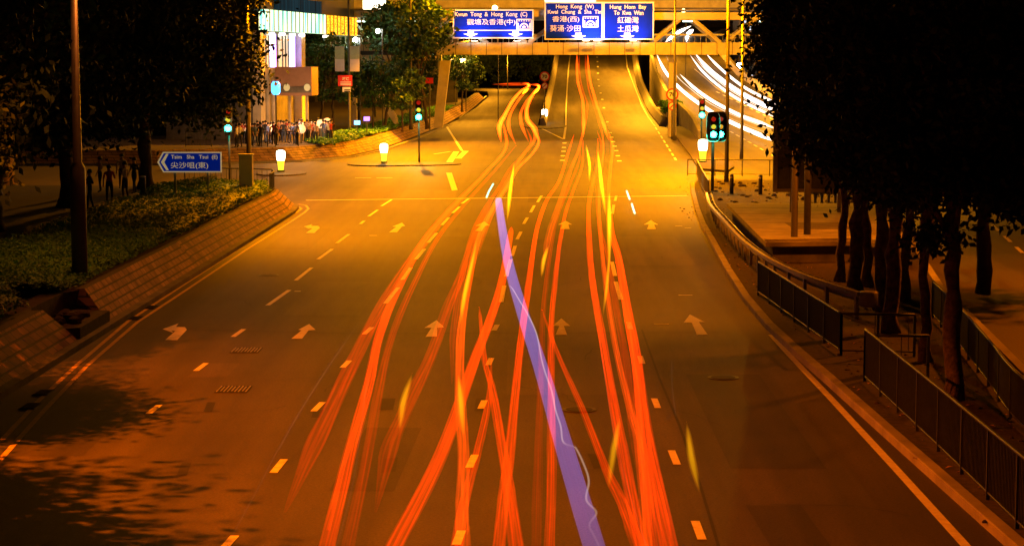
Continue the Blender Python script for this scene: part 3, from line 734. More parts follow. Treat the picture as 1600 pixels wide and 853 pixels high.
mb.build('lettering', M['glow_white'], s3, (ax(297), TY, az(254)))
for px in (270, 321.5):
    MB().tube([(ax(px), TY + .11, .9), (ax(px), TY + .11, az(240))], .06, 10).build('post', M['steel'], s3, (ax(px), TY + .11, .9), True)
mb = MB().box((ax(352), TY + 6, 1.9), (.62, .5, 1.9)); o = mb.build('control_cabinet', M['beige'], None, (ax(352), TY + 6, .97))
tag(o, 'beige traffic control cabinet just right of the blue arrow sign', 'cabinet')
MB().box((ax(352), TY + 6, 2.88), (.7, .58, .06)).build('lid', M['steel'], o, (ax(352), TY + 6, 2.88))
MB().box((ax(352), TY + 5.74, 1.9), (.5, .02, 1.5)).build('door', M['beige'], o, (ax(352), TY + 5.74, 1.9))

# ------------------------------------------------------------------ traffic signals
M['green'] = emit('green_lens', (.02, 1, .62), 40); M['amber'] = emit('amber_lens', (1, .30, .01), .8); M['redl'] = emit('red_lens', (1, .03, .01), .3)
M['lens_off'] = mat('unlit_lens', (.05, .01, .01), .2, .1, 2)
def signal(base, h, label, backs=False, glow=220, side=0, s=1.0):
    base = Vector(base); root = empty('traffic_signal', base, label, 'traffic light', 'traffic signals showing green')
    MB().tube([base, base + Vector((0, 0, h + .9))], .085 if backs else .06, 12).build('post', M['dark_steel'], root, base, True)
    heads = [(0, -.16)] + ([(side, .1)] if side else [])
    for hx, hy in heads:
        c = base + Vector((hx, hy - .12, h + .38 * s))
        hd = MB().box(c, (.34 * s, .24, 1.12 * s)).build('signal_head', M['black'], root, c)
        if backs:
            pts = []
            for i in range(24):
                t = 2 * math.pi * i / 24; cx, cz = math.cos(t), math.sin(t)
                px = .34 * s * abs(cx) ** .5 * (1 if cx > 0 else -1); pz = .75 * s * abs(cz) ** .5 * (1 if cz > 0 else -1)
                pts.append((c.x + px, c.z + pz))
            MB().plate(pts, c.y + .125, c.y + .145).build('backing_board', M['black'], hd, c)
            mb = MB(); mb.tube([(x, c.y + .13, z) for x, z in pts + pts[:1]], .022, 6, False); mb.build('board_edge', M['signwhite'], hd, c)
        for dz, mm in ((-.38 * s, 'green'), (0, 'amber'), (.38 * s, 'redl')):
            q = c + Vector((0, -.122, dz)); r = (.15 if mm == 'green' else .115) * s
            MB().plate([(q.x + r * math.cos(t * math.pi / 12), q.z + r * math.sin(t * math.pi / 12)) for t in range(24)], q.y - .012, q.y).build('lens', M[mm], hd, q)
            mb = MB()
            for t in range(13):
                a, b = math.pi * t / 13, math.pi * (t + 1) / 13; R0 = r + .015
                f = lambda t_, y_: (q.x + R0 * math.cos(t_), y_, q.z + R0 * math.sin(t_))
                mb.quad(f(a, q.y), f(b, q.y), f(b, q.y - .2), f(a, q.y - .2))
            mb.build('visor', M['black'], hd, q)
    l_ = bpy.data.lights.new('green_light', 'POINT'); l_.energy = glow * .2; l_.color = (.02, 1, .62); l_.shadow_soft_size = .08
    o = bpy.data.objects.new('green_light', l_); col.objects.link(o); o.parent = root; o.location = (0, -.75, h)
    return root
p = G(655, 255); hgt = at(660, 183, p.y).z
signal(p, hgt, 'green traffic signal on a thin post in the middle island, right of a lit bollard', False, 900, s=1.35)
p = G(368, 268, 1.0); p = Vector((at(358, 203, 112).x, 112, .1)); hgt = at(358, 203, 112).z
signal(p, hgt, 'green traffic signal at the left corner above the blue arrow sign', False, 600, s=1.2)
p = G(1113, 302); hgt = at(1112, 210, p.y).z
signal(p, hgt, 'green traffic signal with rounded backing board on the thick post at the right kerb', True, 500, side=.42, s=1.1)
p = G(1100, 262); p = Vector((at(1097, 100, 152).x, 152, .14)); hgt = at(1097, 183, 152).z
signal(p, hgt, 'farther green traffic signal on the long island, left of the one with the backing board', False, 500, s=1.3)

# lit keep-left bollards
M['bol_w'] = emit('bollard_white', (1, .93, .7), 7); M['bol_y'] = emit('bollard_yellow', (1, .72, .03), 1.6)
def bollard(base, label, s=1.0):
    base = Vector(base); root = empty('lit_bollard', base, label, 'traffic bollard', 'lit white and yellow bollards')
    MB().lathe(base, [(.24 * s, 0), (.24 * s, .08), (.2 * s, .1)], 20).build('base', M['black'], root, base, True)
    MB().lathe(base + Vector((0, 0, .1)), [(.17 * s, 0), (.20 * s, .3 * s), (.235 * s, .62 * s)], 20).build('lower_body', M['bol_y'], root, base, True)
    MB().lathe(base + Vector((0, 0, .1 + .622 * s)), [(.24 * s, 0), (.28 * s, .2 * s), (.29 * s, .5 * s), (.26 * s, .6 * s), (.14 * s, .66 * s)], 20).build('upper_body', M['bol_w'], root, base, True)
    c = base + Vector((0, -.29 * s, .1 + .95 * s)); r = .16 * s
for px, py, s, lb in ((439, 271, 1.02, 'lit white and yellow bollard at the left corner, beside the end of the hedge'), (600, 257, 1.0, 'lit bollard on the middle island left of the green signal'),
                   (1098, 256, 1.2, 'lit bollard on the right island beside the signal post'), (851, 195, 1.25, 'small far lit bollard at the tip between slip road and ramp')):
    p = G(px, py); p.z = .11; bollard(p, lb, s)

# round speed signs
def round_sign(px, py, Y, r, base_z, label, second=True):
    c = at(px, py, Y); root = empty('speed_limit_sign', (c.x, Y, base_z), label, 'speed sign', 'speed limit signs')
    MB().tube([(c.x, Y + .1, base_z), (c.x, Y + .1, c.z + r)], .06, 8).build('post', M['pole'], root, (c.x, Y + .1, base_z), True)
    def disc(cz, rr, txt):
        ring = [(c.x + rr * math.cos(t * math.pi / 16), cz + rr * math.sin(t * math.pi / 16)) for t in range(32)]
        inn = [(c.x + rr * .76 * math.cos(t * math.pi / 16), cz + rr * .76 * math.sin(t * math.pi / 16)) for t in range(32)]
        d = MB().plate(ring, Y, Y + .04).build('disc', M['signred'], root, (c.x, Y, cz))
        MB().plate(inn, Y - .01, Y - .001).build('face', M['signwhite'], d, (c.x, Y, cz))
        if txt:
            mb = MB(); put_text(mb, txt, c.x - rr * .5, c.x + rr * .5, cz - rr * .36, cz + rr * .36, Y - .014, .03); mb.build('lettering', M['black'], d, (c.x, Y, cz))
        else:
            mb = MB(); mb.sweep([(c.x - rr * .5, Y - .014, cz - rr * .5), (c.x + rr * .5, Y - .014, cz + rr * .5)], [(-.002, -.08), (-.002, .08), (.002, .08), (.002, -.08)])
            mb.build('bar', M['signred'], d, (c.x, Y, cz))
    disc(c.z, r, '70')
    if second: disc(c.z - r * 1.85, r * .68, None)
round_sign(851, 120, 236, .58, 0.12, 'round 70 speed sign above a smaller disc at the tip of the ramp')
round_sign(1050.5, 148, 190, .58, 0.14, 'round 70 speed sign on the long island in front of the bridge column')

# banners and plates on the far lamp pole
bx = at(543, 100, 182).x
def pc(px, py, Y=181.5): return at(px, py, Y)
bn = mat('banner_cloth', (.32, .34, .26), .8, .2, 1.3, c2=(.30, .38, .22)); bn2 = mat('banner_cloth_pale', (.5, .48, .5), .8, .1, 1)
for (a, b), lb in (((523.5, 538), 'grey green street banner on the left side of the banner pole'), ((547, 561.5), 'grey green street banner on the right side of the banner pole')):
    A, B = pc(a, 112), pc(b, 74); mid = pc((a + b) / 2, 95)
    o = MB().plate([(A.x, A.z), (B.x, A.z), (B.x, (A.z + B.z) / 2), (A.x, (A.z + B.z) / 2)], 181.48, 181.52).build('banner', bn2, None, (mid.x, 181.5, A.z))
    MB().plate([(A.x, (A.z + B.z) / 2), (B.x, (A.z + B.z) / 2), (B.x, B.z), (A.x, B.z)], 181.485, 181.515).build('upper_half', bn, o, (mid.x, 181.5, mid.z))
    MB().tube([(A.x, 181.5, B.z + .03), (B.x, 181.5, B.z + .03)], .035, 6).build('rod', M['steel'], o, (mid.x, 181.5, B.z))
    tag(o, lb, 'banner', 'pair of street banners')
mb = MB(); a, b = pc(528.5, 135), pc(550.5, 118)
rp = MB().plate([(a.x, a.z), (b.x, a.z), (b.x, b.z), (a.x, b.z)], 181.3, 181.35).build('notice_plate', M['signred'], None, (a.x, 181.3, a.z))
tag(rp, 'orange red notice plate low on the banner pole', 'sign')
put_text(mb, '改道', pc(534, 0).x, pc(545, 0).x, pc(0, 126).z, pc(0, 121).z, 181.29, .03)
for k in range(3):
    z = pc(0, 128 + k * 2.2).z; mb.quad((pc(531, 0).x, 181.29, z - .06), (pc(548, 0).x, 181.29, z - .06), (pc(548, 0).x, 181.29, z), (pc(531, 0).x, 181.29, z))
mb.build('lettering', M['signwhite'], rp, (a.x, 181.29, a.z))
a, b = pc(535.5, 144), pc(548, 136.5)
wp = MB().plate([(a.x, a.z), (b.x, a.z), (b.x, b.z), (a.x, b.z)], 181.3, 181.35).build('notice_plate', M['signwhite'], None, (a.x, 181.3, a.z))
tag(wp, 'small white notice plate under the orange one on the banner pole', 'sign')
mb = MB()
for k in range(2):
    z = pc(0, 140 + k * 2.4).z; mb.quad((pc(537, 0).x, 181.29, z - .08), (pc(546.5, 0).x, 181.29, z - .08), (pc(546.5, 0).x, 181.29, z), (pc(537, 0).x, 181.29, z))
mb.build('lettering', M['black'], wp, (a.x, 181.29, a.z))
a, b = at(665, 131, 190), at(677, 122, 190)
rp = MB().plate([(a.x, a.z), (b.x, a.z), (b.x, b.z), (a.x, b.z)], 190, 190.05).build('notice_plate', M['signred'], None, (a.x, 190, .98))
tag(rp, 'dull red plate on a post above the middle green signal', 'sign')
MB().tube([((a.x + b.x) / 2, 190.1, .98), ((a.x + b.x) / 2, 190.1, b.z)], .07, 8).build('post', M['pole'], rp, (a.x, 190.1, .98))

# ------------------------------------------------------------------ right verge: crash barrier, fences, roof slab, board
def curve(pts, step=1.0):
    P = [Vector(p) for p in pts]; out = []
    for i in range(len(P) - 1):
        p0 = P[max(i - 1, 0)]; p1 = P[i]; p2 = P[i + 1]; p3 = P[min(i + 2, len(P) - 1)]
        n = max(2, int((p2 - p1).length / step))
        for k in range(n):
            t = k / n
            out.append(.5 * ((2 * p1) + (p2 - p0) * t + (2 * p0 - 5 * p1 + 4 * p2 - p3) * t * t + (3 * p1 - p0 - 3 * p2 + p3) * t ** 3))
    out.append(P[-1]); return out
gp = curve([(8.35, 98, .13), (7.85, 90, .13), (7.62, 81, .13), (7.45, 72, .13), (7.6, 65, .13), (8.1, 59.5, .13), (8.95, 55, .13)], 1.0)
g = empty('crash_barrier', gp[0], 'curving corrugated steel crash barrier along the right verge', 'crash barrier')
zb = .50
wsec = [(-.05, zb), (-.12, zb + .04), (-.12, zb + .10), (-.03, zb + .155), (-.12, zb + .21), (-.12, zb + .27), (-.05, zb + .31), (-.04, zb + .31), (-.105, zb + .265), (-.105, zb + .215), (-.01, zb + .155), (-.105, zb + .095), (-.105, zb + .045), (-.04, zb)]
MB().sweep(gp, wsec).build('beam', M['steel'], g, gp[0])
MB().sweep([p + Vector((0, 0, 0)) for p in gp], [(.10, zb + .22), (.10, zb + .34), (.22, zb + .34), (.22, zb + .22)]).build('rear_rail', M['steel'], g, gp[0])
for i in range(1, len(gp), 2):
    p = gp[i]; t = (gp[min(i + 1, len(gp) - 1)] - gp[i - 1]); ang = math.atan2(t.y, t.x)
    MB().box(p + Vector((.06, 0, .36)), (.12, .1, .76), ang).build('post', M['steel'], g, p)
e = gp[-1]; MB().lathe(e + Vector((.1, 0, zb - .06)), [(.22, 0), (.26, .04), (.26, .38), (.22, .42)], 14).build('end_cap', M['steel'], g, e, True)

def fence(pts, label, h=1.02, m='dark_steel', gap=.1, post=2.0, z0=.13, group='pedestrian guard railings'):
    P = curve(pts, .5); root = empty('guard_railing', P[0], label, 'railing', group)
    L = [0]
    for a, b in zip(P, P[1:]): L.append(L[-1] + (b - a).length)
    def pos(s):
        for i in range(len(L) - 1):
            if s <= L[i + 1]: t = (s - L[i]) / max(1e-6, L[i + 1] - L[i]); return P[i].lerp(P[i + 1], t)
        return P[-1]
    MB().tube([p + Vector((0, 0, h)) for p in P], .032, 8).build('top_rail', M[m], root, P[0], True)
    MB().tube([p + Vector((0, 0, .12)) for p in P], .02, 6).build('bottom_rail', M[m], root, P[0], True)
    n = max(1, round(L[-1] / post))
    for i in range(n + 1):
        p = pos(L[-1] * i / n); MB().box(p + Vector((0, 0, h / 2)), (.06, .06, h)).build('post', M[m], root, p)
    mb = MB(); s = gap
    while s < L[-1]:
        p = pos(s); mb.box(p + Vector((0, 0, .12 + (h - .12) / 2)), (.018, .018, h - .13)); s += gap
    mb.build('infill_bars', M[m], root, P[0]); return root
fence([(6.75, 61.5, .13), (7.05, 55, .13), (7.37, 48.7, .13)], 'dark pedestrian railing from the crash barrier down to the gap in the verge')
fence([(7.37, 48.7, .13), (9.1, 48.5, .13)], 'short return of the dark railing at the gap in the right verge', gap=.8, post=1.1)
fence([(7.3, 44.7, .13), (7.32, 36, .13), (7.3, 28, .13), (7.3, 18, .13)], 'long dark pedestrian railing running to the lower right corner of the view', h=1.16)
fence([(7.3, 44.7, .13), (8.7, 44.7, .13)], 'short return of the long dark railing beside the nearest bark trees', gap=.8, post=1.4)
fence([(11.0, 56, .13), (10.5, 50, .13), (9.9, 44, .13), (9.35, 38.5, .13), (9.2, 30, .13)], 'dark mesh railing behind the bark trees, along the right carriageway', gap=.07)
fence([(9.5, 128, .13), (13, 127.5, .13), (18, 127, .13)], 'light open railing across the far end of the right verge', gap=20, post=1.9, m='pole')
fence([(10.0, 127, .14), (9.35, 115, .14), (8.8, 104, .14)], 'short railing running away from the camera beside the signal post', gap=.6, post=1.6, m='steel', h=1.05)

# concrete roof slab of the subway
sb = [(8.55, 91.5), (8.05, 71.2), (11.6, 71.8), (12.75, 68.6), (13.6, 75), (15.2, 91.5)]
rf = MB().prism(sb, .74, .9).build('roof_slab', M['concrete'], None, (11, 80, .13)); rf.name = 'subway_roof'
tag(rf, 'low flat concrete roof beside the curving crash barrier', 'subway roof')
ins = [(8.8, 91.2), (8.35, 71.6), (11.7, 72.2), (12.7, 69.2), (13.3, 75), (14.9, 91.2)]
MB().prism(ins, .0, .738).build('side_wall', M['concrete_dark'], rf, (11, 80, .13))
MB().sweep([(8.1, 71.35, .9), (11.6, 71.95, .9), (12.7, 68.9, .9)], [(-.02, .002), (-.02, .09), (-.26, .09), (-.26, .002)]).build('front_upstand', M['concrete'], rf, (11, 72, .9))
for (a, b, c, d) in ((10.0, 77.5, 2.2, 3.2),):
    MB().box((a + .9, b + 1, .905), (c, d, .012)).build('hatch', M['concrete_dark'], rf, (a, b, .9))
mb = MB()
for y in (75.5, 80, 84.8, 88.5): mb.box((11, y, .9035), (5.3 - (y - 75) * -.05, .03, .004))
mb.build('joint', M['concrete_dark'], rf, (11, 80, .9))
# large board seen from behind
BY = 86.0
bxl, bxr, bz0, bz1 = at(1213, 0, BY).x, at(1345, 0, BY).x, at(0, 299, BY).z, at(0, 176, BY).z
br = empty('sign_board', ((bxl + bxr) / 2, BY, .13), 'large dark board on posts standing behind the concrete roof, its left edge lit orange', 'board')
MB().box(((bxl + bxr) / 2, BY, (bz0 + bz1) / 2), (bxr - bxl, .12, bz1 - bz0)).build('panel', M['dark_steel'], br, ((bxl + bxr) / 2, BY, (bz0 + bz1) / 2))
mb = MB()
for a, b, c, d in ((bxl - .05, bxl + .12, bz0, bz1), (bxr - .12, bxr + .05, bz0, bz1), (bxl + .121, bxr - .121, bz1 - .12, bz1), (bxl + .121, bxr - .121, bz0, bz0 + .14)):
    mb.box(((a + b) / 2, BY - .1, (c + d) / 2), (b - a, .3, d - c))
mb.build('frame', M['concrete_dark'], br, (bxl, BY, bz0))
for x in (bxl + .75, bxr - .8):
    MB().box((x, BY - .15, (bz1 + .13) / 2), (.16, .16, bz1 - .13)).build('post', M['pole'], br, (x, BY - .15, .13))
MB().box((bxl + .6, BY - .14, 3.0), (1.0, .1, .28)).build('cross_bar', M['black'], br, (bxl + .5, BY, 3))
# stone posts and balustrade
for k, (px, py, lb) in enumerate([(1143, 303, 'short round post on the rubble verge, left of two'), (1188, 304, 'short round post on the rubble verge, right of two')]):
    p = G(px, py, .13); o = MB().lathe(p, [(.11, 0), (.11, 1.0), (.08, 1.06)], 12).build('bollard_post', M['pole'], None, p, True); tag(o, lb, 'bollard', 'short round posts')
    MB().lathe(p + Vector((0, 0, .86)), [(.116, 0), (.116, .09)], 12).build('band', M['signwhite'], o, p)
br2 = empty('balustrade', (14.6, 96, .13), 'low pale concrete balustrade beyond the roof slab', 'balustrade')
MB().box((14.9, 97, 1.02), (4.2, .28, .12)).build('coping', M['beige'], br2, (14.9, 97, 1))
for i in range(13): MB().lathe((13 + i * .32, 97, .13), [(.08, 0), (.11, .25), (.06, .5), (.1, .82)], 8).build('baluster', M['beige'], br2, (13 + i * .32, 97, .13), True)
# rubble and litter on the verge
mb = MB()
for k in range(420):
    if k < 150: c = Vector((R_.uniform(9.4, 18), R_.uniform(98, 121), .12)); r = R_.uniform(.04, .2)
    else:
        Y = R_.uniform(30, 100); c = Vector((R_.uniform(6.9, 9.6), Y, .12)); r = R_.uniform(.015, .06)
    if c.x < 9 and c.y > 108: continue
    mb.lathe(c, [(r, 0), (r * R_.uniform(.7, 1), r * .5), (r * .3, r * R_.uniform(.6, 1))], 5)
tag(mb.build('rubble', M['soil']), kind='stuff')
mb = MB()
for k in range(500):
    Y = R_.uniform(29, 104) if k < 380 else R_.uniform(104, 121); x = R_.uniform(6.75, 9.6) + (R_.uniform(0, 7) if Y > 100 else 0)
    a = R_.uniform(0, 6.28); s = R_.uniform(.03, .09); z = .145
    u = Vector((math.cos(a), math.sin(a), R_.uniform(0, .35))) * s; v = Vector((-math.sin(a), math.cos(a), 0)) * s * .55; c = Vector((x, Y, z))
    mb.quad(c - u, c - v + Vector((0, 0, .02)), c + u, c + v + Vector((0, 0, .02)))
tag(mb.build('fallen_leaves', mat('dry_leaf', (.38, .22, .1), .8, .5, 9)), kind='stuff')
# small posts on the left footpath and corner railings
p = G(224, 318, 1.0); o = MB().lathe(p, [(.13, 0), (.13, 1.1), (.1, 1.16)], 12).build('bollard_post', M['pole'], None, p, True)
tag(o, 'pale capped post on the footpath edge left of the blue arrow sign', 'bollard')
MB().lathe(p + Vector((0, 0, 1.165)), [(.14, 0), (.12, .05)], 12).build('cap', M['signwhite'], o, p)
fence([(-13.3, 101.2, .95), (-15.5, 102.2, .95), (-18, 103, .95)], 'low railing round the corner of the hedge bed by the side street', gap=.3, post=1.2, h=.95)
fence([(-12.85, 97, .95), (-13.0, 99.5, .95), (-13.3, 101.2, .95)], 'short dark railing at the tip of the brick bank', gap=.3, post=.9, h=.95)
for k, (px0, px1) in enumerate(((388, 418), (430, 466), (290, 330))):
    a, b = at(px0, 100, 152), at(px1, 100, 152)
    fence([(a.x, 151.5, .98), (b.x, 151.5, .98)], ['dark railing panel on the far brick bank, middle of three', 'dark rounded railing panel at the right end of the far brick bank', 'dark railing panel on the far brick bank behind the arrow sign'][k], gap=.22, post=3, h=1.15, group='railing panels above the far bank')

# ------------------------------------------------------------------ foliage
import numpy as np
def leaf_mesh(name, C, S, m, rng, droop=.0, flat=.0):
    n = len(C); a = rng.normal(size=(n, 3)); a[:, 2] *= (1 - flat); a /= np.linalg.norm(a, axis=1)[:, None]
    b = rng.normal(size=(n, 3)); b -= (b * a).sum(1)[:, None] * a; b /= np.linalg.norm(b, axis=1)[:, None]
    b[:, 2] *= (1 - flat); c = np.cross(a, b); S = S[:, None]
    v = np.empty((n, 4, 3)); v[:, 0] = C - a * S; v[:, 1] = C + b * S * .5 + c * S * .12; v[:, 2] = C + a * S; v[:, 3] = C - b * S * .5 + c * S * .12
    me = bpy.data.meshes.new(name); me.vertices.add(n * 4); me.loops.add(n * 4); me.polygons.add(n)
    me.vertices.foreach_set('co', v.reshape(-1)); me.loops.foreach_set('vertex_index', np.arange(n * 4, dtype=np.int32))
    me.polygons.foreach_set('loop_start', np.arange(0, n * 4, 4, dtype=np.int32)); me.polygons.foreach_set('loop_total', np.full(n, 4, dtype=np.int32))
    me.materials.append(m); me.update(calc_edges=True); me.validate(); return me
def crown_mesh(name, rx, ry, rz, nclump, per, ls, m, seed, hollow=.35, gap=1.0):
    rng = np.random.default_rng(seed); d = rng.normal(size=(nclump, 3)); d /= np.linalg.norm(d, axis=1)[:, None]
    r = (hollow + (1 - hollow) * rng.random(nclump) ** .5) * rng.uniform(.8, 1.12, nclump)
    cc = d * r[:, None] * np.array([rx, ry, rz]); sg = np.mean([rx, ry, rz]) * .16 * gap
    P = []
    for c in cc:
        k = int(per * rng.uniform(.5, 1.5)); P.append(c + rng.normal(size=(k, 3)) * sg * rng.uniform(.6, 1.2) * np.array([1, 1, .62]))
    P = np.concatenate(P); return leaf_mesh(name, P, ls * rng.uniform(.55, 1.3, len(P)), m, rng), cc
def tree_proto(name, h, rx, rz, nclump, per, ls, leafm, barkm, seed, tr=.2, lean=.0, gap=1.0, label='', group=None, forks=0):
    rng = random.Random(seed); root = empty(name, (0, 0, 0), label, 'tree', group)
    me, cc = crown_mesh('crown', rx, rx, rz, nclump, per, ls, leafm, seed, gap=gap)
    cr = bpy.data.objects.new('crown', me); col.objects.link(cr); cr.parent = root; cr.location = (lean, 0, h)
    mb = MB(); pts = []; rr = []
    for i in range(19):
        t = i / 18; pts.append(Vector((lean * t + rng.uniform(-.06, .06) * (i > 0), rng.uniform(-.06, .06) * (i > 0), h * t))); rr.append(tr * (1.35 if i == 0 else 1.05 - .6 * t) * rng.uniform(.78, 1.2))
    mb.tube(pts, rr, 9); mb.build('trunk', barkm, root, (0, 0, 0), True)
    mb = MB()
    for c in list(cc)[::max(1, len(cc) // 14)]:
        t = rng.uniform(.45, .95); a = Vector((lean * t, 0, h * t)); b = Vector((lean + c[0] * .85, c[1] * .85, h + c[2] * .85))
        m_ = a.lerp(b, .5) + Vector((rng.uniform(-.2, .2), rng.uniform(-.2, .2), -.1 * (b - a).length)); mb.tube([a, m_, b], [tr * .42, tr * .26, tr * .08], 6)
    mb.build('limb', barkm, root, (0, 0, 0), True)
    return root
def put_tree(proto, pos, rz, s, label, used=[]):
    o = proto if proto not in used else copy_tree(proto)
    if proto not in used: used.append(proto)
    o.location = pos; o.rotation_euler = (0, 0, rz); o.scale = (s, s, s); o['label'] = label; return o
gL = 'large dark roadside trees on the left'
pa = tree_proto('broadleaf_tree', 8.0, 5.6, 5.3, 170, 300, .17, M['leaf'], M['bark'], 11, .34, group=gL)
pb = tree_proto('broadleaf_tree', 8.2, 5.2, 5.4, 160, 300, .17, M['leaf'], M['bark'], 23, .30, lean=.6, group=gL)
put_tree(pa, (-19.6, 101, .94), .3, 1.0, 'dark broad tree whose orange lit leaves hang beside the bright building')
put_tree(pb, (-20.6, 88, .94), 1.9, 1.0, 'dark broad tree directly behind the blue arrow sign')
put_tree(pa, (-20.3, 75, .94), 4.0, .98, 'dark broad tree with a leaning pale lit trunk beside the hedge')
put_tree(pb, (-19.8, 65, .94), 5.2, .96, 'dark broad tree over the middle of the left footpath')
put_tree(pa, (-19.0, 54, .94), 2.2, .9, 'dark tree at the left edge of the view above the near hedge')
put_tree(pb, (-26, 96, .94), 3.1, 1.15, 'tall dark tree in the second row behind the left footpath, farther one')
put_tree(pa, (-27, 80, .94), 1.1, 1.1, 'tall dark tree in the second row behind the left footpath, nearer one')
put_tree(pa, (-13.4, 31.0, 1.0), .2, .64, 'low tree on the near left bank nearest the camera, out of the frame')
put_tree(pb, (-13.9, 38, 1.0), .6, .48, 'low tree on the near left bank that shades the outer lane')
put_tree(pa, (-15.2, 44.5, 1.0), 2.6, .56, 'low tree on the near left bank beside the gap in the brick bank')
put_tree(pa, (-31, 118, .0), 1.7, 1.1, 'dark tree beside the side street beyond the second row')
gR = 'bark trees in a row on the right verge'
qa = tree_proto('bark_tree', 8.0, 2.9, 4.3, 120, 280, .12, M['leaf'], M['paperbark'], 31, .17, lean=.25, group=gR)
qb = tree_proto('bark_tree', 7.8, 2.7, 4.2, 115, 280, .12, M['leaf'], M['paperbark'], 37, .21, lean=-.2, group=gR)
for k, (px, py, s, lb) in enumerate([(1312, 440, 1.0, 'slender bark tree with the palest orange trunk, first of the row beside the roof slab'),
        (1336, 455, .98, 'thin dark bark tree second in the row, behind the end of the crash barrier'), (1356, 448, 1.04, 'dark bark tree third in the row, straight stem'),
        (1378, 486, 1.0, 'thickest dark bark tree, right behind the end cap of the crash barrier'), (1412, 470, 1.05, 'dark bark tree standing back in the row before the pale curved kerb'),
        (1392, 520, .95, 'bark tree with a broad dark stem behind the railing gap'), (1446, 565, .92, 'broad shaggy bark tree, second nearest to the camera'),
        (1489, 624, .9, 'nearest bark tree with peeling orange lit bark by the long railing')]):
    p = G(px, py, .13); put_tree(qa if k % 2 == 0 else qb, tuple(p), k * 1.7, s, lb)
pc_ = tree_proto('broadleaf_tree', 7.6, 4.0, 4.2, 120, 190, .22, M['leaf'], M['bark'], 51, .26, group='dark trees behind the right verge')
for k, (x, Y, s, lb) in enumerate([(13.7, 62, .85, 'dark spreading tree at the right edge whose twigs hang over the carriageway'), (15.4, 80, .95, 'dark tree behind the roof slab on the right island'),
        (17.2, 97, 1.0, 'dark tree beside the balustrade beyond the roof slab'), (36, 130, 1.3, 'big dark tree across the right carriageway, nearest of three'), (37, 160, 1.35, 'big dark tree across the right carriageway, middle of three'), (38, 195, 1.3, 'big dark tree across the right carriageway, farthest of three')]):
    put_tree(pc_, (x, Y, .13 if x < 20 else -.06), k * 1.3, s, lb)
struct(MB().prism([(27.6, 20), (31.2, 160), (31.5, 235), (60, 235), (60, 20)], -.05, .14).build('footpath', M['paving']))
# young lit trees on the far bank
ga = tree_proto('young_tree', 5.6, 2.5, 3.2, 62, 60, .2, M['leaf_light'], M['bark'], 61, .13, gap=.9, group='young green trees on the far bank')
gb = tree_proto('young_tree', 7.4, 3.0, 2.6, 62, 60, .2, M['leaf_light'], M['bark'], 67, .14, lean=1.2, gap=.9, group='young green trees on the far bank')
def gt(p, px, Y, s, rz, lb): put_tree(p, (at(px, 100, Y).x, Y, .98), rz, s, lb)
gt(ga, 582, 187, .82, 0, 'bushy young tree right of the banner pole, nearest the far brick bank')
gt(gb, 600, 192, 1.25, .3, 'tall thin young tree with a slanting stem in front of the left bridge beams')
gt(gb, 668, 194, 1.3, 2.8, 'tall dark topped young tree left of the smaller blue sign')
gt(ga, 628, 186, .75, 2, 'small young tree between banner pole and middle green signal')
gt(ga, 652, 222, .95, 1, 'young tree in the shadow behind the bridge, left of the slanted column')
gt(ga, 520, 186, 1.05, 4, 'dark young tree left of the banner pole behind the crowd')
gt(gb, 500, 205, 1.1, 1, 'dark slender tree between the bright building and the banner pole')
gt(ga, 722, 262, 1.05, 5, 'tree beside the slip road under the orange lamp')
gt(ga, 560, 215, 1.1, 3, 'dark tree behind the bridge stair')
fa = tree_proto('far_tree', 6.0, 3.6, 3.8, 50, 55, .4, M['leaf'], M['bark'], 71, .22, group='dark trees beyond the bend of the slip road')
for k, x in enumerate((-30, -24, -18.5, -13, -7.5, -2.5, 2)):
    put_tree(fa, (x, 436 + (k % 3) * 5, 1.3), k, .95 + .1 * (k % 2), ['leftmost dark far tree beyond the slip road bend', 'second dark far tree from the left beyond the slip road bend', 'third dark far tree from the left beyond the slip road bend', 'middle dark far tree beyond the slip road bend', 'third dark far tree from the right beyond the slip road bend', 'dark far tree behind the speed signs, second from the right', 'rightmost dark far tree against the ramp wall'][k])

def hedge(name, inside, x0, x1, Y0, Y1, z, hfun, n, ls, label, m, seed, cat='hedge'):
    rng = np.random.default_rng(seed); mb = MB(); st = .45
    nx = int((x1 - x0) / st); ny = int((Y1 - Y0) / st); idx = {}
    for j in range(ny + 1):
        for i in range(nx + 1):
            x = x0 + i * st; y = Y0 + j * st
            if inside(x, y): idx[i, j] = len(mb.v); mb.v.append((x, y, z + hfun(x, y) * .8))
    for (i, j) in list(idx):
        q = [(i, j), (i + 1, j), (i + 1, j + 1), (i, j + 1)]
        if all(t in idx for t in q): mb.face([idx[t] for t in q])
    C = []
    while len(C) < n:
        x = rng.uniform(x0, x1); y = rng.uniform(Y0, Y1)
        if rng.random() > min(1, 60 / y) or not inside(x, y): continue
        C.append((x, y, z + hfun(x, y) * rng.uniform(.55, 1.12)))
    me = leaf_mesh(name, np.array(C), ls * rng.uniform(.6, 1.4, len(C)), m, rng, flat=.55)
    o = bpy.data.objects.new(name, me); col.objects.link(o)
    b = mb.build('stem_layer', M['leaf_mid'], None); b.parent = o; tag(o, label, cat, 'clipped beds of ground cover')
def inbed(x, y):
    xl = prof([(14, -17.0), (67, -17.4), (94, -18.0), (103, -17.9)])(y)
    if 50.4 < y < 55.6 and x > -13.2 - .5 * math.sin(y): return False
    return xl + .1 < x < -12.75 - max(0, y - 97) * .25 and y < 101
def hz(x, y):
    e = min(1, (-12.6 - x) / .8 + .25) * min(1, max(.2, (101.5 - y) / 2))
    return e * (.50 + .30 * noise.noise(Vector((x * .5, y * .22, 1))) + .16 * noise.noise(Vector((x * 1.5, y * .9, 5))))
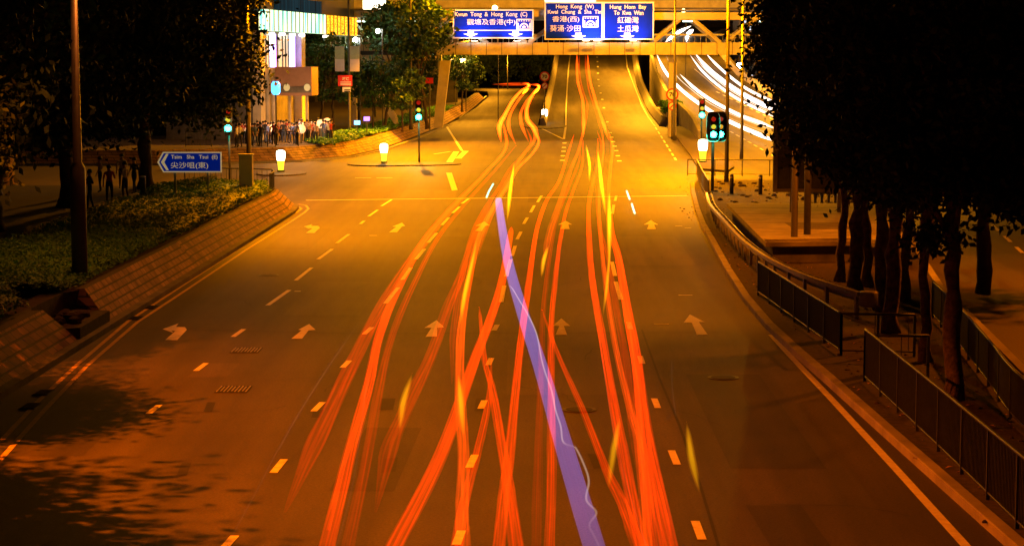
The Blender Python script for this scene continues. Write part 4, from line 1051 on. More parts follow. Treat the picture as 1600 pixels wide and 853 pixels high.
hedge('hedge', inbed, -17.9, -12.6, 28, 101.2, .97, hz, 95000, .06, 'long olive green bed of ground cover above the left brick bank', M['leaf_mid'], 5)
fxb = prof([(143, -14.5), (155, -14.9), (167, -14.1), (190, -13.0), (237, -11.7), (290, -10.4)])
hedge('hedge', lambda x, y: fxb(y) - prof([(150, .5), (160, 4), (290, 4)])(y) < x < fxb(y) - .3, -20, -9.5, 150, 290, .97,
      lambda x, y: .32 + .18 * noise.noise(Vector((x * .5, y * .2, 9))), 16000, .13, 'green bed of ground cover above the far curved brick bank', M['leaf_mid'], 6)
# shrubs on the long island and planter
for k, (px, py, Y, s, lb) in enumerate([(1040, 175, 238, 1.0, 'dark rounded shrub in the planter at the foot of the curved parapet, left one'), (1052, 182, 236, 1.2, 'dark rounded shrub in the planter at the foot of the curved parapet, right one'), (1070, 165, 243, 1.1, 'dark rounded shrub behind the round speed sign')]):
    me, cc = crown_mesh('shrub', 1.2 * s, 1.2 * s, .7 * s, 22, 60, .16, M['leaf_mid'], 80 + k)
    o = bpy.data.objects.new('shrub', me); col.objects.link(o); o.location = (at(px, py, Y).x, Y, (1.6 if k < 2 else .3) + .6)
    tag(o, lb, 'shrub', 'dark shrubs by the ramp foot')
    MB().tube([(o.location.x, Y, (1.6 if k < 2 else 0)), (o.location.x, Y, o.location.z)], .06, 6).build('stem', M['bark'], o, (o.location.x, Y, o.location.z))

# ------------------------------------------------------------------ buildings
bl = empty('building', (-24, 175, .98), 'corner building with a glowing white and amber light band and violet lit windows', 'building')
P1 = at(404, 0, 165); P2 = at(550, 0, 196); P1 = Vector((P1.x, 165, 0)); P2 = Vector((P2.x, 196, 0))
Zb = lambda z: z if z < 2 else 7.16 + (z - 7.16) * 1.1; dv = (P2 - P1)
nrm = Vector((dv.y, -dv.x, 0)).normalized()
def along(t, z, off=0): p = P1 + dv * t + nrm * off; p.z = z; return p
def slab(t0, t1, z0, z1, o0, o1, name, m, uvd=False):
    z0, z1 = Zb(z0), Zb(z1)
    mb = MB(); a, b, c, d = along(t0, z0, o1), along(t1, z0, o1), along(t1, z0, o0), along(t0, z0, o0); k = len(mb.v)
    for q in (a, b, c, d): mb.v.append(tuple(q))
    for q in (a, b, c, d): mb.v.append((q.x, q.y, z1))
    for q in ((0, 1, 2, 3), (7, 6, 5, 4), (0, 4, 5, 1), (1, 5, 6, 2), (2, 6, 7, 3), (3, 7, 4, 0)): mb.face([k + i for i in q])
    return mb.build(name, m, bl, along((t0 + t1) / 2, (z0 + z1) / 2, (o0 + o1) / 2))
def ledmat(name, c1, c2, s, sxy):
    m = bpy.data.materials.new(name); m.use_nodes = True; n = m.node_tree.nodes; l = m.node_tree.links; b = n['Principled BSDF']
    tc = n.new('ShaderNodeTexCoord'); mp = n.new('ShaderNodeMapping'); mp.inputs['Scale'].default_value = sxy
    no = n.new('ShaderNodeTexNoise'); no.inputs['Scale'].default_value = 4; no.inputs['Detail'].default_value = 5
    cr = n.new('ShaderNodeValToRGB'); cr.color_ramp.elements[0].position = .42; cr.color_ramp.elements[1].position = .58
    cr.color_ramp.elements[0].color = (*c1, 1); cr.color_ramp.elements[1].color = (*c2, 1)
    l.new(tc.outputs['Object'], mp.inputs[0]); l.new(mp.outputs[0], no.inputs[0]); l.new(no.outputs[0], cr.inputs[0])
    l.new(cr.outputs[0], b.inputs['Emission Color']); b.inputs['Emission Strength'].default_value = s; b.inputs['Base Color'].default_value = (.01, .01, .01, 1); b.inputs['Roughness'].default_value = .95; b.inputs['Specular IOR Level'].default_value = 0
    return m
slab(0, .62, 9.6, 11.15, 0, .5, 'light_band', ledmat('led_white', (.05, .55, .50), (1, 1, .42), 2.3, (1.4, 1.4, .06)))
slab(.6205, 1.0, 9.6, 11.15, 0, .5, 'light_band', ledmat('led_amber', (1, .22, .0), (1, .62, .03), 2.0, (1.2, 1.2, 2.5)))
for q in range(1, 24): slab(q / 24 - .0015, q / 24 + .0015, 9.6, 11.15, .51, .56, 'band_frame', M['dark_steel'])
slab(0, 1.0, 11.16, 17, -3, .2, 'upper_wall', M['black'])
slab(0, .42, .98, 9.59, -8, -.6, 'wall', M['concrete_dark'])
slab(.12, .6, 11.2, 12.2, .25, .3, 'cyan_light_strips', ledmat('led_cyan', (.0, .02, .03), (.05, .35, .5), .12, (2.2, 2.2, .01)))
slab(0, .04, .98, 9.59, -.59, .1, 'pier', M['beige']); slab(.40, .44, .98, 9.59, -.59, .1, 'pier', M['beige'])
fx = M['win'] = emit('shop_window', (.85, .8, .62), .55); vio = emit('violet_tube', (.35, .22, 1), 7); wht = emit('white_tube', (.75, .75, 1), 5)
for t0, t1 in ((.05, .18), (.24, .37)):
    f = slab(t0, t1, 6.9, 9.4, -.58, -.5, 'window', M['win'])
    slab(t0 + .1, t0 + .125, 6.9, 9.4, -.48, -.35, 'tube_light', wht); slab(t0 + .128, t0 + .145, 6.9, 9.4, -.48, -.35, 'tube_light', vio)
    for q in (.03, .06, .09): slab(t0 + q, t0 + q + .004, 6.9, 9.4, -.49, -.42, 'mullion', M['dark_steel'])
for t in (.1, .2, .3, .4, .66): slab(t, t + .012, 9.3, 9.5, -.1, .3, 'spotlight', emit('spot_lens', (1, .9, .8), 10) if t == .1 else bpy.data.materials['spot_lens'])
M['brown'] = mat('brown_cladding', (.30, .17, .11), .6, .2, 1)
cb = at(430, 105, 166), at(487, 150, 166)
mb = MB().box(((cb[0].x + cb[1].x) / 2, 168.5, (cb[0].z + cb[1].z) / 2), (cb[1].x - cb[0].x, 5, cb[0].z - cb[1].z))
mb.build('entrance_canopy', M['brown'], bl, ((cb[0].x + cb[1].x) / 2, 168.5, 6))
MB().box(((cb[0].x + cb[1].x) / 2, 165.95, cb[1].z + .5), (cb[1].x - cb[0].x, .08, .5)).build('canopy_stripe', M['concrete_dark'], bl, (-19, 165.95, cb[1].z + .5))
for px in (448, 480):
    c = at(px, 137, 165.9)
    MB().plate([(c.x + .26 * math.cos(t * math.pi / 10), c.z + .3 * math.sin(t * math.pi / 10)) for t in range(20)], 165.84, 165.9).build('round_emblem', emit('emblem', (.75, .62, .25), .5) if px == 448 else bpy.data.materials['emblem'], bl, (c.x, 165.9, c.z))
for px in (452, 479, 409, 417, 427):
    x = at(px, 100, 167).x; MB().tube([(x, 167, .98), (x, 167, cb[1].z if px > 440 else 6.8)], .13 if px > 440 else .24, 10).build('column', M['beige'], bl, (x, 167, .98), True)
bx2 = at(431, 138, 154)
o = MB().lathe((bx2.x, 154, bx2.z - .5), [(.2, 0), (.34, .2), (.34, .8), (.2, 1.0)], 12).build('lantern', emit('blue_lantern', (.05, .35, 1), 5), None, (bx2.x, 154, .98), True)
MB().tube([(bx2.x, 154, .98), (bx2.x, 154, bx2.z - .48)], .06, 8).build('post', M['pole'], o, (bx2.x, 154, .98))
tag(o, 'bright blue lantern on a post in front of the corner building', 'lantern')
db = empty('building', (-60, 175, 0), 'dark tower block behind the left trees with a few lit windows', 'building')
MB().box((-62, 182, 16), (60, 14, 34)).build('wall', M['concrete_dark'], db, (-62, 182, 0))
wm = [emit('dim_window', (1, .7, .4), 1.6), emit('cool_window', (.7, .85, 1), 1.5), emit('red_window', (1, .2, .1), 1.2)]
for k in range(60):
    x = -90 + 1.9 * R_.randrange(0, 31); z = 4 + 2.9 * R_.randrange(0, 9)
    MB().box((x, 174.96, z), (.9, .08, 1.1)).build('window', wm[0] if R_.random() < .7 else wm[R_.choice((1, 2))], db, (x, 174.96, z))
# far elevated road behind the bridge
eo = empty('flyover', (10, 300, 0), 'distant flyover deck crossing behind the footbridge, dull orange', 'flyover')
za, zb2 = at(0, 17, 300).z, at(0, 2, 300).z
MB().box((22, 306, (za + zb2) / 2), (110, 12, zb2 - za - .5)).build('deck', M['concrete'], eo, (22, 306, za))
MB().box((22, 299.8, (za + zb2) / 2 + .5), (110, .35, 1.6)).build('parapet', M['beige'], eo, (22, 299.8, za))
for x in (-20, 38, 62): MB().box((x, 306, za / 2), (2.2, 2.2, za)).build('pier', M['concrete'], eo, (x, 306, 0))
bw = empty('retaining_wall', (-30, 330, 0), 'long dim concrete wall behind the left bridge span', 'wall')
MB().box((-38, 330, 6), (50, .5, 11)).build('wall_face', M['concrete_dark'], bw, (-38, 330, 0))
for k in range(10): MB().box((-61 + k * 5, 329.6, 6), (.4, .3, 11)).build('rib', M['concrete'], bw, (-61 + k * 5, 329.6, 0))
cbw = empty('building', (44, 400, 0), 'pale distant building with a white lamp beyond the curved carriageway', 'building')
MB().box((52, 412, 9), (24, 12, 18)).build('wall', M['concrete'], cbw, (52, 412, 0))
for k in range(7):
    for j in range(4): MB().box((42 + k * 3.2, 405.9, 4 + j * 3.6), (1.7, .2, 1.9)).build('window', M['glass'] if (k + j) % 3 else wm[1], cbw, (42 + k * 3.2, 405.9, 4 + j * 3.6))
# floodlight and pendants behind the bridge, globe lamps on the plaza
c = at(585, 8, 236); o = MB().box(c, (2.6, .4, 1.0)).build('floodlight', emit('floodlight_lens', (1, .85, .6), 8), None, (c.x, 236, .98))
MB().tube([(c.x, 236.3, .98), (c.x, 236.3, c.z)], .12, 8).build('post', M['pole'], o, (c.x, 236.3, .98)); tag(o, 'very bright warm floodlight above the left span of the footbridge', 'floodlight')
for k, (px, py, Y, r, cc_, st, lb) in enumerate([(555, 63, 186, .22, (.9, 1, .95), 60, 'white lamp hanging at the end of an arm right of the banner pole, nearer one'), (590, 49, 188, .2, (.9, 1, .95), 60, 'white lamp on a long arm right of the banner pole, farther one'),
        (723, 95, 262, .34, (1, .6, .12), 50, 'round orange lamp low under the bridge by the slanted column'), (707, 93, 285, .2, (1, .5, .1), 20, 'small orange lamp left of the round orange lamp'),
        (773, 13, 240, .3, (1, .62, .2), 30, 'orange lamp peeking over the smaller blue sign'), (1155, 103, 392, .55, (.8, 1, 1), 40, 'white lamp in front of the pale distant building'), (1068, 17.5, 296, .3, (1, .65, .2), 10, 'orange lamp under the distant flyover')]):
    c = at(px, py, Y); gz0 = .98 if px < 770 else 0
    o = MB().lathe(c - Vector((0, 0, r)), [(r * .4, 0), (r * .9, r * .5), (r, r), (r * .9, r * 1.5), (r * .4, r * 2)], 12).build('post_lamp', emit('post_lamp_%d' % k, cc_, st), None, (c.x, Y, gz0), True)
    MB().tube([(c.x + .4, Y + .3, gz0), (c.x + .4, Y + .3, c.z + r), (c.x, Y, c.z + r * 1.05)], .06, 8).build('post', M['pole'], o, (c.x, Y, gz0)); tag(o, lb, 'lamp', 'single lamps in the distance')
for k, (px, py) in enumerate([(470.5, 202), (489.5, 197), (501, 194), (511, 191.5)]):
    Y = 158 + k * 3; c = at(px, py, Y); r = .36
    o = MB().lathe(c - Vector((0, 0, r)), [(r * math.sin(math.pi * (i + .3) / 10.6), r - r * math.cos(math.pi * (i + .3) / 10.6)) for i in range(11)], 18).build('globe_lamp', M.setdefault('globe', emit('globe_glass', (1, .52, .24), 1.25, (.8, .6, .5))), None, (c.x, Y, .98), True)
    MB().tube([(c.x, Y, .98), (c.x, Y, c.z - r * .98)], .07, 8).build('post', M['pole'], o, (c.x, Y, .98)); tag(o, ['pinkish globe lamp at the edge of the plaza, nearest and leftmost', 'pinkish globe lamp second from the left on the plaza', 'pinkish globe lamp third from the left on the plaza', 'pinkish globe lamp farthest and rightmost on the plaza'][k], 'globe lamp', 'globe lamps on the plaza')
    if k in (0, 2):
        l_ = bpy.data.lights.new('globe_light', 'POINT'); l_.energy = 600; l_.color = (1, .5, .22); l_.shadow_soft_size = .3
        q = bpy.data.objects.new('globe_light', l_); col.objects.link(q); q.parent = o; q.location = Vector((-1.2, -2.2, c.z + .2))
for k, (px, py, cc_) in enumerate([(558, 192, (.15, .5, 1)), (573, 186, (.3, .15, 1)), (424, 183, (.5, .2, 1))]):
    Y = 176; c = at(px, py, Y); o = MB().box(c, (.5, .2, .35)).build('light_box', emit('light_box_%d' % k, cc_, 4), None, (c.x, Y, .98))
    MB().box((c.x, Y, (c.z + .8) / 2), (.1, .1, c.z - 1.15)).build('stand', M['pole'], o, (c.x, Y, .98)); tag(o, ['small cyan blue light box low beside the banner pole', 'small violet light box low behind the young tree', 'small violet light above the crowd in front of the corner building'][k], 'light')

# ------------------------------------------------------------------ people
def person_mesh(pose, top, bottom, seed):
    rng = random.Random(seed); V = []; E = []; R = []
    def v(p, r, par=None):
        V.append(p); R.append(r)
        if par is not None: E.append((par, len(V) - 1))
        return len(V) - 1
    pel = v((0, 0, .95), .135); w1 = v((0, 0, 1.12), .125, pel); ch = v((0, -.01, 1.32), .15, w1); nk = v((0, 0, 1.47), .058, ch)
    h0 = v((0, -.015, 1.56), .075, nk); h1 = v((0, -.015, 1.65), .088, h0); v((0, -.01, 1.72), .06, h1); v((0, -.115, 1.60), .018, h0)
    st = pose.get('stride', .05)
    for s in (-1, 1):
        hip = v((s * .09, 0, .88), .1, pel); kn = v((s * .11, -s * st * .6 - .02, .50), .062, hip); an = v((s * .12, s * -st + .02, .09), .042, kn); v((s * .13, s * -st - .13, .04), .04, an)
        sh = v((s * .19, 0, 1.40), .058, ch); el = v((s * .25, .03 + s * st * .4, 1.13), .042, sh)
        if pose.get('up') == s: wr = v((s * .16, -.22, 1.36), .028, el)
        else: wr = v((s * .26, -.05 + s * st * .9, .88), .028, el)
        W = Vector(V[wr]); d = (W - Vector(V[el])).normalized(); sd = d.cross(Vector((0, 1, 0)) if abs(d.y) < .8 else Vector((1, 0, 0))).normalized()
        pm = v(tuple(W + d * .05), .03, wr)
        for f in range(4):
            b = W + d * .09 + sd * (.018 * (f - 1.5)); a = v(tuple(b), .0095, pm); v(tuple(b + d * (.06 - .008 * abs(f - 1.3)) + Vector((0, -.015, 0))), .008, a)
        a = v(tuple(W + d * .05 + sd * .04 + Vector((0, -.02, 0))), .011, pm); v(tuple(W + d * .085 + sd * .055 + Vector((0, -.03, 0))), .009, a)
    me = bpy.data.meshes.new('person'); me.from_pydata(V, E, []); o = bpy.data.objects.new('person_tmp', me); col.objects.link(o)
    sk = o.modifiers.new('skin', 'SKIN'); sk.use_smooth_shade = True
    for i, r in enumerate(R): me.skin_vertices[0].data[i].radius = (r, r * (.72 if i in (1, 2) else 1))
    me.skin_vertices[0].data[0].use_root = True
    sb_ = o.modifiers.new('sub', 'SUBSURF'); sb_.levels = 1; sb_.render_levels = 1
    dg = bpy.context.evaluated_depsgraph_get(); dg.update(); out = bpy.data.meshes.new_from_object(o.evaluated_get(dg)); bpy.data.objects.remove(o)
    out.materials.clear()
    for m in (M['skin'], top, bottom, M['black']): out.materials.append(m)
    for p in out.polygons:
        c = p.center
        p.material_index = 3 if c.z < .09 else 2 if (c.z < .98 and abs(c.x) < .215) else 1 if (c.z < 1.45 and (c.z > 1.14 or abs(c.x) < .2)) else 0
    return out
TOPS = {'white': mat('white_cloth', (.7, .68, .65), .9, .1, 5), 'dark': mat('dark_cloth', (.04, .04, .05), .9, .3, 5), 'red': mat('red_cloth', (.5, .06, .04), .9, .2, 5), 'blue': mat('blue_cloth', (.1, .16, .45), .9, .2, 5), 'tan': mat('tan_cloth', (.42, .3, .2), .9, .2, 5)}
TR = [mat('dark_trousers', (.03, .03, .045), .9, .2, 5), mat('denim', (.07, .1, .2), .9, .2, 5)]
PP = {}
for i, (c, m_) in enumerate(TOPS.items()): PP[c] = person_mesh({'stride': .05 + .12 * (i % 2), 'up': (0, 1, -1)[i % 3]}, m_, TR[i % 2], i)
hm = MB().lathe((0, .012, 1.6), [(.103, 0), (.112, .05), (.104, .1), (.07, .145), (.02, .165)], 14)
hairmesh = None
def person(x, y, z, c, rz, s, label, group):
    global hairmesh
    o = bpy.data.objects.new('person', PP[c]); col.objects.link(o); o.location = (x, y, z); o.rotation_euler = (0, 0, rz); o.scale = (s, s, s); tag(o, label, 'person', group)
    if hairmesh is None: h = hm.build('hair', M['hair'], o, (0, 0, 0), True); h.location = (0, 0, 0); hairmesh = h.data
    else: h = bpy.data.objects.new('hair', hairmesh); col.objects.link(h)
    h.parent = o; h.location = (0, 0, 0)
names = list(TOPS)
for k in range(44):
    px = 368 + (k * 37 % 152); Y = 149.5 + (k * 53 % 19) * .55 + (px - 368) * .05; c = names[(k * 3 + k // 5) % 5]
    pth = 'person in a %s top standing in the crowd on the far plaza' % ({'tan': 'tan brown'}.get(c, c))
    person(at(px, 100, Y).x, Y, .98, c, R_.uniform(0, 6.28), R_.uniform(.92, 1.06), pth, 'crowd on the far plaza, %s tops' % c)
for k, (px, Y, c) in enumerate([(172, 98, 'tan'), (188, 90, 'red'), (206, 101, 'white'), (226, 97, 'dark'), (243, 103, 'white'), (158, 86, 'dark'), (212, 93, 'tan')]):
    person(at(px, 100, Y).x - .6, Y, .94, c, R_.uniform(0, 6.28), 1.0, ['person in tan top walking on the dark left footpath, far back', 'person in red top on the dark left footpath', 'person in white top on the left footpath under the trees, left one', 'person in dark top next to the capped post', 'person in white top just left of the blue arrow sign', 'person in dark top nearest the camera on the left footpath', 'person in tan top on the left footpath by the hedge'][k], 'people on the left footpath')

# light trails at lamp height over the lanes
VR = glowvol('red_trail_light', (1, .03, .001), .42)
VRs = glowvol('faint_red_trail_light', (1, .03, .001), .10)
VO = glowvol('orange_trail_light', (1, .06, .002), .40)
VOs = glowvol('faint_orange_trail_light', (1, .08, .003), .12)
VA = glowvol('amber_flash_light', (1, .50, .004), .7)
VW = glowvol('white_trail_light', (1, .82, .66), 1.6)
VWs = glowvol('faint_white_trail_light', (1, .7, .40), .35)
VB = glowvol('violet_trail_light', (.09, .09, .36), .07)
VC = glowvol('cyan_flash_light', (.1, 1, .7), 2)
FR = glowvol('red_strand_light', (1, .045, .001), 1.7); FO = glowvol('orange_strand_light', (1, .075, .002), 1.6)
FRs = glowvol('faint_red_strand_light', (1, .04, .001), .55); FOs = glowvol('faint_orange_strand_light', (1, .09, .003), .5)
FINE = {'red_trail_light': FR, 'orange_trail_light': FO, 'faint_red_trail_light': FRs, 'faint_orange_trail_light': FOs}
def smooth(P, n=6):
    out = []
    for i in range(len(P) - 1):
        p0 = P[max(i - 1, 0)]; p1 = P[i]; p2 = P[i + 1]; p3 = P[min(i + 2, len(P) - 1)]
        for k in range(n):
            t = k / n; out.append(.5 * ((2 * p1) + (p2 - p0) * t + (2 * p0 - 5 * p1 + 4 * p2 - p3) * t * t + (3 * p1 - p0 - 3 * p2 + p3) * t ** 3))
    out.append(P[-1]); return out
def trail(pts, r, m, label, zf=flat, h=.75, group='red and orange light trails over the lanes', name='light_trail', off=(0,), r1=None, n=8, sm=6, strands=True):
    if pts[0][1] >= 850: pts = [(pts[0][0] + (pts[0][0] - pts[1][0]) / (pts[0][1] - pts[1][1]) * 150, pts[0][1] + 150)] + list(pts)
    P = [on(px, py, h, zf) for px, py in pts]; Q = smooth(P, sm)
    c = Q[0]; N = len(Q); r1 = r if r1 is None else r1
    base = m; fine = FINE.get(m.name)
    mb = MB(); rr = [r + (r1 - r) * i / (N - 1) for i in range(N)]; rr = [q * min(1, .12 + min(i, N - 1 - i) / 6) for i, q in enumerate(rr)]
    mb.tube(Q, rr, n); o = mb.build(name, m, None, c)
    if fine:
        sd = random.Random(len(label) * 7 + int(r * 100)); ns = 7
        for q in range(ns):
            u = (-.82 + 1.64 * q / (ns - 1)) + sd.uniform(-.14, .14); wv = sd.uniform(.3, .9); S = []
            for i, p_ in enumerate(Q):
                t_ = (Q[min(i + 1, N - 1)] - Q[max(i - 1, 0)]); t_.z = 0; t_.normalize(); sdv = Vector((t_.y, -t_.x, 0))
                S.append(p_ + sdv * rr[i] * (u + .12 * math.sin(i * wv + q * 2)) + Vector((0, 0, rr[i] * .2 * math.sin(q * 2.3))))
            i0 = sd.randrange(0, max(1, N // 8)) if q % 2 else 0
            MB().tube(S[i0:], [x * sd.uniform(.09, .2) + .003 for x in rr[i0:]], 5).build('strand', fine, o, c)
    return tag(o, label, 'light trail', group)
j = lambda pts, dx, dy=0: [(a + dx, b + dy) for a, b in pts]
T1 = [(510, 856), (546, 710), (576, 600), (594, 520), (625, 445), (665, 372), (710, 320), (757, 272), (790, 232), (789, 205), (783, 188)]
trail(T1, .12, VR, 'bold red light trail, leftmost bold one, from the bottom to the slip road')
trail([(543, 856), (570, 730), (592, 610), (614, 520), (646, 445), (684, 372), (727, 318), (772, 268), (806, 228)], .10, VRs, 'faint red light trail just right of the leftmost bold one', )
trail([(445, 800), (498, 680), (545, 580), (590, 490), (640, 410), (698, 335), (750, 280)], .17, VRs, 'wide faint red light trail left of all the bold ones')
trail([(614, 856), (690, 708), (742, 560), (766, 500), (784, 440), (797, 370), (799, 355)], .125, VR, 'bold red light trail crossing from lower left to the middle lane line')
trail([(808, 856), (789, 725), (770, 612), (757, 560), (751, 500), (749, 480)], .125, VR, 'bold red light trail from mid road down to the bottom centre', r1=.04)
T4 = [(779, 856), (789, 766), (796, 708), (811, 560), (824, 460), (832, 400), (841, 350), (855, 312), (874, 282), (886, 245), (897, 210)]
trail(T4, .095, VR, 'bold red light trail straight up the centre, left of the violet beam at the bottom')
T5 = [(723, 856), (722, 800), (724, 708), (718, 600), (721, 517), (731, 449), (747, 375), (767, 330), (792, 293), (810, 262), (832, 240), (842, 220), (834, 200)]
trail(T5, .11, VO, 'orange light trail up the middle left lane with an amber flash on it')
trail(j(T5[3:], -12), .10, VRs, 'faint red light trail beside the orange one in the middle left lane')
trail([(712, 856), (726, 783), (743, 715), (763, 629), (768, 560)], .10, VR, 'short red light trail at the bottom left of centre', r1=.06)
T7 = [(859, 856), (862, 700), (861, 560), (863, 483), (872, 400), (878, 360), (886, 325), (898, 292), (910, 257), (911, 218)]
trail(T7, .075, VR, 'thin red light trail right of the violet beam, running the full length')
trail([(838, 856), (841, 700), (846, 560), (850, 470), (862, 380), (872, 335), (889, 292), (905, 250), (906, 222)], .07, VRs, 'thin faint red light trail crossing under the violet beam')
trail([(1000, 856), (970, 780), (947, 732), (913, 646), (875, 560), (858, 515), (847, 484)], .11, VR, 'red light trail slanting from mid road to the lower right, crossing an amber flash', r1=.03)
T10 = [(1003, 856), (985, 766), (965, 663), (944, 545), (930, 466), (922, 400), (920, 350), (921, 312), (928, 280), (934, 250), (934, 217)]
trail(T10, .10, VR, 'red light trail left in the bundle along the right lane')
trail([(1011, 856), (999, 697), (985, 640), (964, 552), (950, 466), (941, 395), (936, 330), (939, 270), (943, 232), (940, 200)], .075, VO, 'thin orange light trail in the middle of the bundle along the right lane')
T12 = [(1046, 856), (1020, 732), (1005, 646), (994, 560), (979, 476), (966, 400), (955, 360), (951, 310), (954, 262), (957, 228), (950, 205)]
trail(T12, .13, VR, 'boldest red light trail on the right of the bundle along the right lane')
trail([(1018, 856), (1010, 760), (1000, 665), (990, 560), (975, 476), (962, 410)], .11, VR, 'red light trail inside the boldest one at the lower right', r1=.04)
trail(j(T12, -17), .10, VRs, 'faint red light trail between the bundle and the boldest trail')
trail([(587, 800), (610, 700), (636, 635), (672, 559), (703, 473), (727, 415), (750, 350), (775, 300)], .14, VRs, 'broad faint red light trail in the second lane')
trail([(745, 405), (765, 340), (792, 285), (815, 245), (836, 215), (826, 190)], .14, VOs, 'faint orange light trail approaching the slip road')
trail([(850, 410), (855, 380), (866, 340), (880, 300), (893, 262), (905, 232), (912, 200)], .12, VOs, 'faint orange light trail just before the foot of the ramp')
# ramp and slip road
kw = dict(zf=ramp_z, group='light trails on the ramp')
trail([(911, 215), (912, 190), (911, 160), (906, 140), (902.6, 126), (901.6, 104), (901.6, 84)], .2, VO, 'left orange light trail climbing the ramp', **kw)
trail([(906, 222), (915, 190), (918, 165), (912, 145), (907, 126), (905, 104), (905.5, 84)], .13, VRs, 'faint red light trail beside the left one on the ramp', **kw)
trail([(951, 219), (942, 191), (932.6, 165), (927, 145), (923, 131), (919, 105), (918.5, 84)], .2, VO, 'right orange light trail climbing the ramp', **kw)
trail([(944, 222), (936, 191), (928, 165), (921, 145), (918, 128), (915, 105), (915, 84)], .13, VRs, 'faint red light trail beside the right one on the ramp', **kw)
kw = dict(zf=fork_z, group='light trails on the slip road')
trail([(783, 222), (780.6, 197), (790, 178), (801, 158), (814, 143), (826, 135), (822, 131), (800, 131), (769, 132.5)], .26, VO, 'left orange light trail bending away on the slip road', **kw)
trail([(806, 226), (795, 200), (797, 180), (808, 160), (820, 145), (830, 137)], .2, VOs, 'faint orange light trail between the bending ones on the slip road', **kw)
trail([(842, 222), (834, 200), (824, 186), (824, 166), (834, 146), (842, 137), (838, 133), (815, 132.8), (780, 134)], .26, VO, 'right orange light trail bending away on the slip road', **kw)
trail([(826, 222), (815, 195), (814, 176), (823, 158), (833, 145)], .2, VOs, 'faint orange light trail inside the right bend of the slip road', **kw)
trail([(816, 147), (826, 138.5)], .42, VA, 'left amber flash at the bend of the slip road', **kw)
trail([(834, 147), (843, 137.5)], .42, VA, 'right amber flash at the bend of the slip road', **kw)
# amber indicator flashes
kw = dict(group='amber indicator flashes', name='amber_flash', sm=8, n=10)
VAs = glowvol('amber_flash_sheath_light', (1, .36, .003), .42)
def flash(pts, r, lb):
    P = [on(a, b, .8, flat) for a, b in pts]; P = [P[0] + (P[0] - P[1]) * .45] + P + [P[-1] + (P[-1] - P[-2]) * .45]; Q = smooth(P, 8); N = len(Q)
    o = MB().tube(Q, [max(.004, .85 * r * math.sin(math.pi * (i + .3) / (N - .4)) ** 1.6) for i in range(N)], 10).build('amber_flash', VAs, None, Q[0])
    MB().tube(Q, [max(.003, .5 * r * math.sin(math.pi * (i + .3) / (N - .4)) ** 3) for i in range(N)], 10).build('core', VA, o, Q[0])
    tag(o, lb, 'light flash', 'amber indicator flashes')
flash([(626, 660), (630, 628), (640, 596)], .09, 'yellow flash of light in the second lane, leftmost')
flash([(723, 668), (720, 628), (717, 596)], .09, 'yellow flash of light where two red trails cross')
flash([(953, 745), (959, 702), (966, 665)], .08, 'yellow flash of light low on the slanting red trail')
flash([(1089, 752), (1080, 712), (1075, 674)], .085, 'yellow flash of light alone in the right lane')
flash([(721, 492), (727, 455), (741, 395)], .10, 'yellow flash of light below the slanted arrow in the middle left lane')
flash([(944, 478), (949, 440), (952, 400)], .07, 'yellow flash of light beside the lane dashes on the right')
flash([(952, 395), (952, 345), (952, 310)], .13, 'long bright yellow flash up the right lane')
flash([(794, 330), (797, 300), (802, 265)], .14, 'long yellow flash near the stop line, left of centre')
flash([(944, 318), (939, 280), (935, 245)], .15, 'yellow flash just beyond the stop line')
flash([(921, 275), (921, 255), (917, 233)], .13, 'short yellow flash beyond the stop line, left of the longer one')
flash([(847, 425), (850, 405), (855, 390)], .10, 'small orange flash in the middle lane')
# broad violet beam and its wavering white thread
P = [on(px, py, 1.6, flat) for px, py in [(933, 862), (905, 770), (875, 670), (845, 570), (815, 480), (795, 410), (784, 350), (779, 312)]]; Q = smooth(P, 6)
mb = MB(); mb.sweep(Q, [(-.14, -.05), (-.10, .07), (.10, .07), (.14, -.05)])
vt = mb.build('violet_light_trail', VB, None, Q[0])
VBs = glowvol('violet_strand_light', (.10, .09, .36), .5)
for k, (u, q) in enumerate(((-.10, .012), (-.06, .016), (-.02, .008), (.015, .016), (.05, .010), (.085, .014), (.12, .008))):
    S = []
    for i, p_ in enumerate(Q):
        t_ = Q[min(i + 1, len(Q) - 1)] - Q[max(i - 1, 0)]; t_.z = 0; t_.normalize(); S.append(p_ + Vector((t_.y, -t_.x, 0)) * (u + .008 * math.sin(i * .5 + k)))
    MB().tube(S, q, 5).build('strand', VBs, vt, Q[0])
tag(vt, 'broad violet beam of light running from the stop line to the bottom centre', 'light trail')
wig = []
base_ = [(935, 850), (921, 820), (932, 800), (916, 780), (920, 750), (911, 722), (900, 700), (896, 697), (880, 690), (876, 665), (868, 640), (862, 610), (853, 585), (846, 560), (838, 520), (824, 490), (812, 470), (800, 450), (793, 445)]
trail(base_, .017, VW, 'thin wavering white thread of light along the violet beam', group='violet beam threads', h=1.7, n=6)
def small(pts, lb, m=VC, r=.05): tag(MB().tube([on(a, b, .6, flat) for a, b in pts], r, 6).build('cyan_flash', m), lb, 'light flash', 'small cyan flashes by the stop line')
small([(760, 309), (764, 299), (771, 287)], 'tiny cyan dash of light left of centre at the stop line')
small([(979, 298), (984, 312)], 'tiny cyan dash of light right of centre, upper one'); small([(987, 318), (989, 325), (992, 334)], 'tiny cyan dash of light right of centre, lower one')
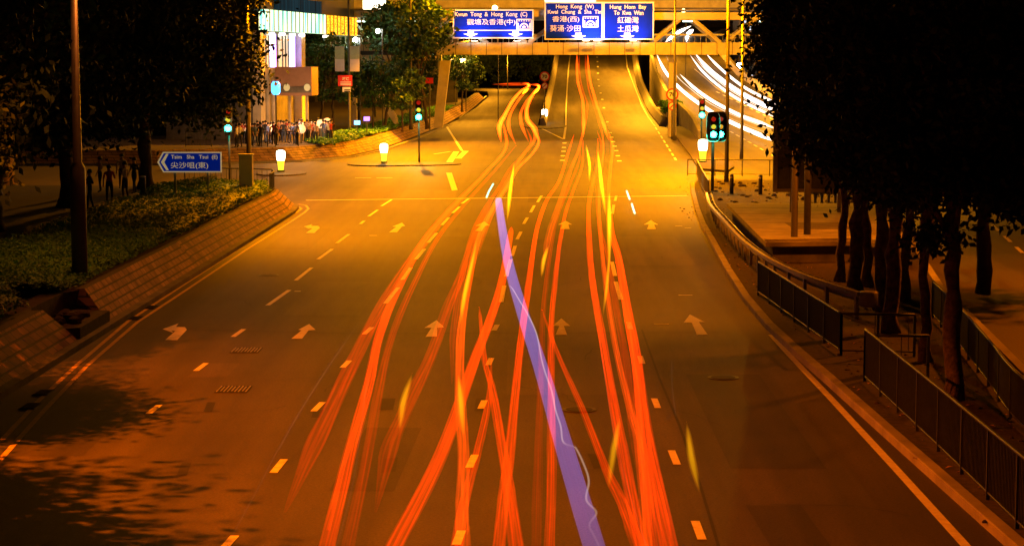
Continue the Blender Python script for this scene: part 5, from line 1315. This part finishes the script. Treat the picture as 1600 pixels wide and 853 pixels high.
for k, (pts, lb) in enumerate([([(350, 860), (400, 768), (440, 692), (480, 625), (520, 563), (560, 505)], 'thin pale dotted thread of light left of the red trails, longest'),
        ([(436, 702), (470, 640), (505, 585), (535, 540)], 'thin pale thread of light beside the longest one, left lanes'),
        ([(524, 860), (548, 770), (560, 700), (573, 600), (577, 585)], 'thin pale thread of light right of the leftmost bold red trail'),
        ([(1012, 860), (990, 790), (972, 730), (955, 650), (942, 570), (935, 500)], 'thin pale thread of light left of the right lane bundle'),
        ([(1050, 560), (1050, 600), (1056, 650)], 'short thin pale scratch of light in the right lane')]):
    tag(MB().tube(smooth([on(px, py, .7, flat) for px, py in pts], 6), .008, 5).build('light_trail', VWs), lb, 'light trail', 'thin pale threads over the near road')
# faint threads of cross traffic in the junction
for k, y in enumerate((254, 263, 271, 277, 283, 291, 299)):
    a = 705 + 13 * k; b = 1085 - (k % 3) * 18
    tag(MB().tube(smooth([on(px, y + 2.2 * math.sin(px * .013 + k), .7, flat) for px in range(a, b, 45)], 4), .022, 5).build('light_trail', VWs), 'thin pale light thread crossing the junction, %s from the far side' % ['first', 'second', 'third', 'fourth', 'fifth', 'sixth', 'seventh'][k], 'light trail', 'pale threads of cross traffic')
# white head-lamp trails coming down the curved carriageway
kw = dict(zf=right_z, group='white light trails on the curved carriageway', h=.7)
trail([(1214, 222), (1185, 210), (1150, 195), (1120, 180), (1098, 166), (1072, 147), (1052, 128), (1037, 108), (1026, 85)], 0.216, VW, 'lower white light trail on the curve, nearest the ramp', **kw)
trail([(1214, 202), (1185, 191), (1160, 182), (1135, 170), (1110, 156), (1085, 138), (1062, 116)], 0.203, VW, 'upper strand of the lower white light trails on the curve', **kw)
trail([(1214, 214), (1180, 201), (1145, 187), (1118, 173)], .06, VWs, 'thin grey strand between the lower white light trails', **kw)
trail([(1232, 181), (1195, 165), (1160, 147), (1130, 127), (1105, 106), (1086, 84)], 0.297, VW, 'thick white light trail in the middle of the curve', **kw)
trail([(1222, 188), (1185, 171), (1150, 153), (1120, 132), (1096, 110), (1078, 86)], 0.162, VW, 'white light trail just below the thick one on the curve', **kw)
trail([(1236, 172), (1200, 156), (1165, 138), (1138, 118), (1118, 100), (1103, 84)], 0.189, VW, 'white light trail nearest the outer parapet', **kw)
trail([(1208, 182), (1170, 166), (1135, 146), (1108, 124), (1088, 103)], .07, VWs, 'thin pale strand under the thick white trail', **kw)
trail([(1228, 186), (1190, 169), (1155, 150), (1126, 130), (1101, 108), (1083, 86)], .06, VW, 'thin white strand beside the thick white trail on the curve', **kw)
trail([(1216, 207), (1186, 196), (1155, 184), (1130, 173), (1105, 159), (1080, 140), (1056, 117), (1040, 86)], .05, VW, 'thin continuous white strand between the two lower trails', **kw)
trail([(1040, 66), (1050, 58), (1062, 50), (1080, 41)], 0.351, VW, 'white light trail high behind the bridge truss, left one', **kw)
trail([(1072, 66), (1074, 56), (1079, 50), (1083, 47)], 0.405, VW, 'short white light trail high behind the bridge truss, right one', **kw)
trail([(1028, 64), (1038, 54), (1046, 48)], 0.216, VW, 'small white light trail high behind the bridge truss beside the sign', **kw)
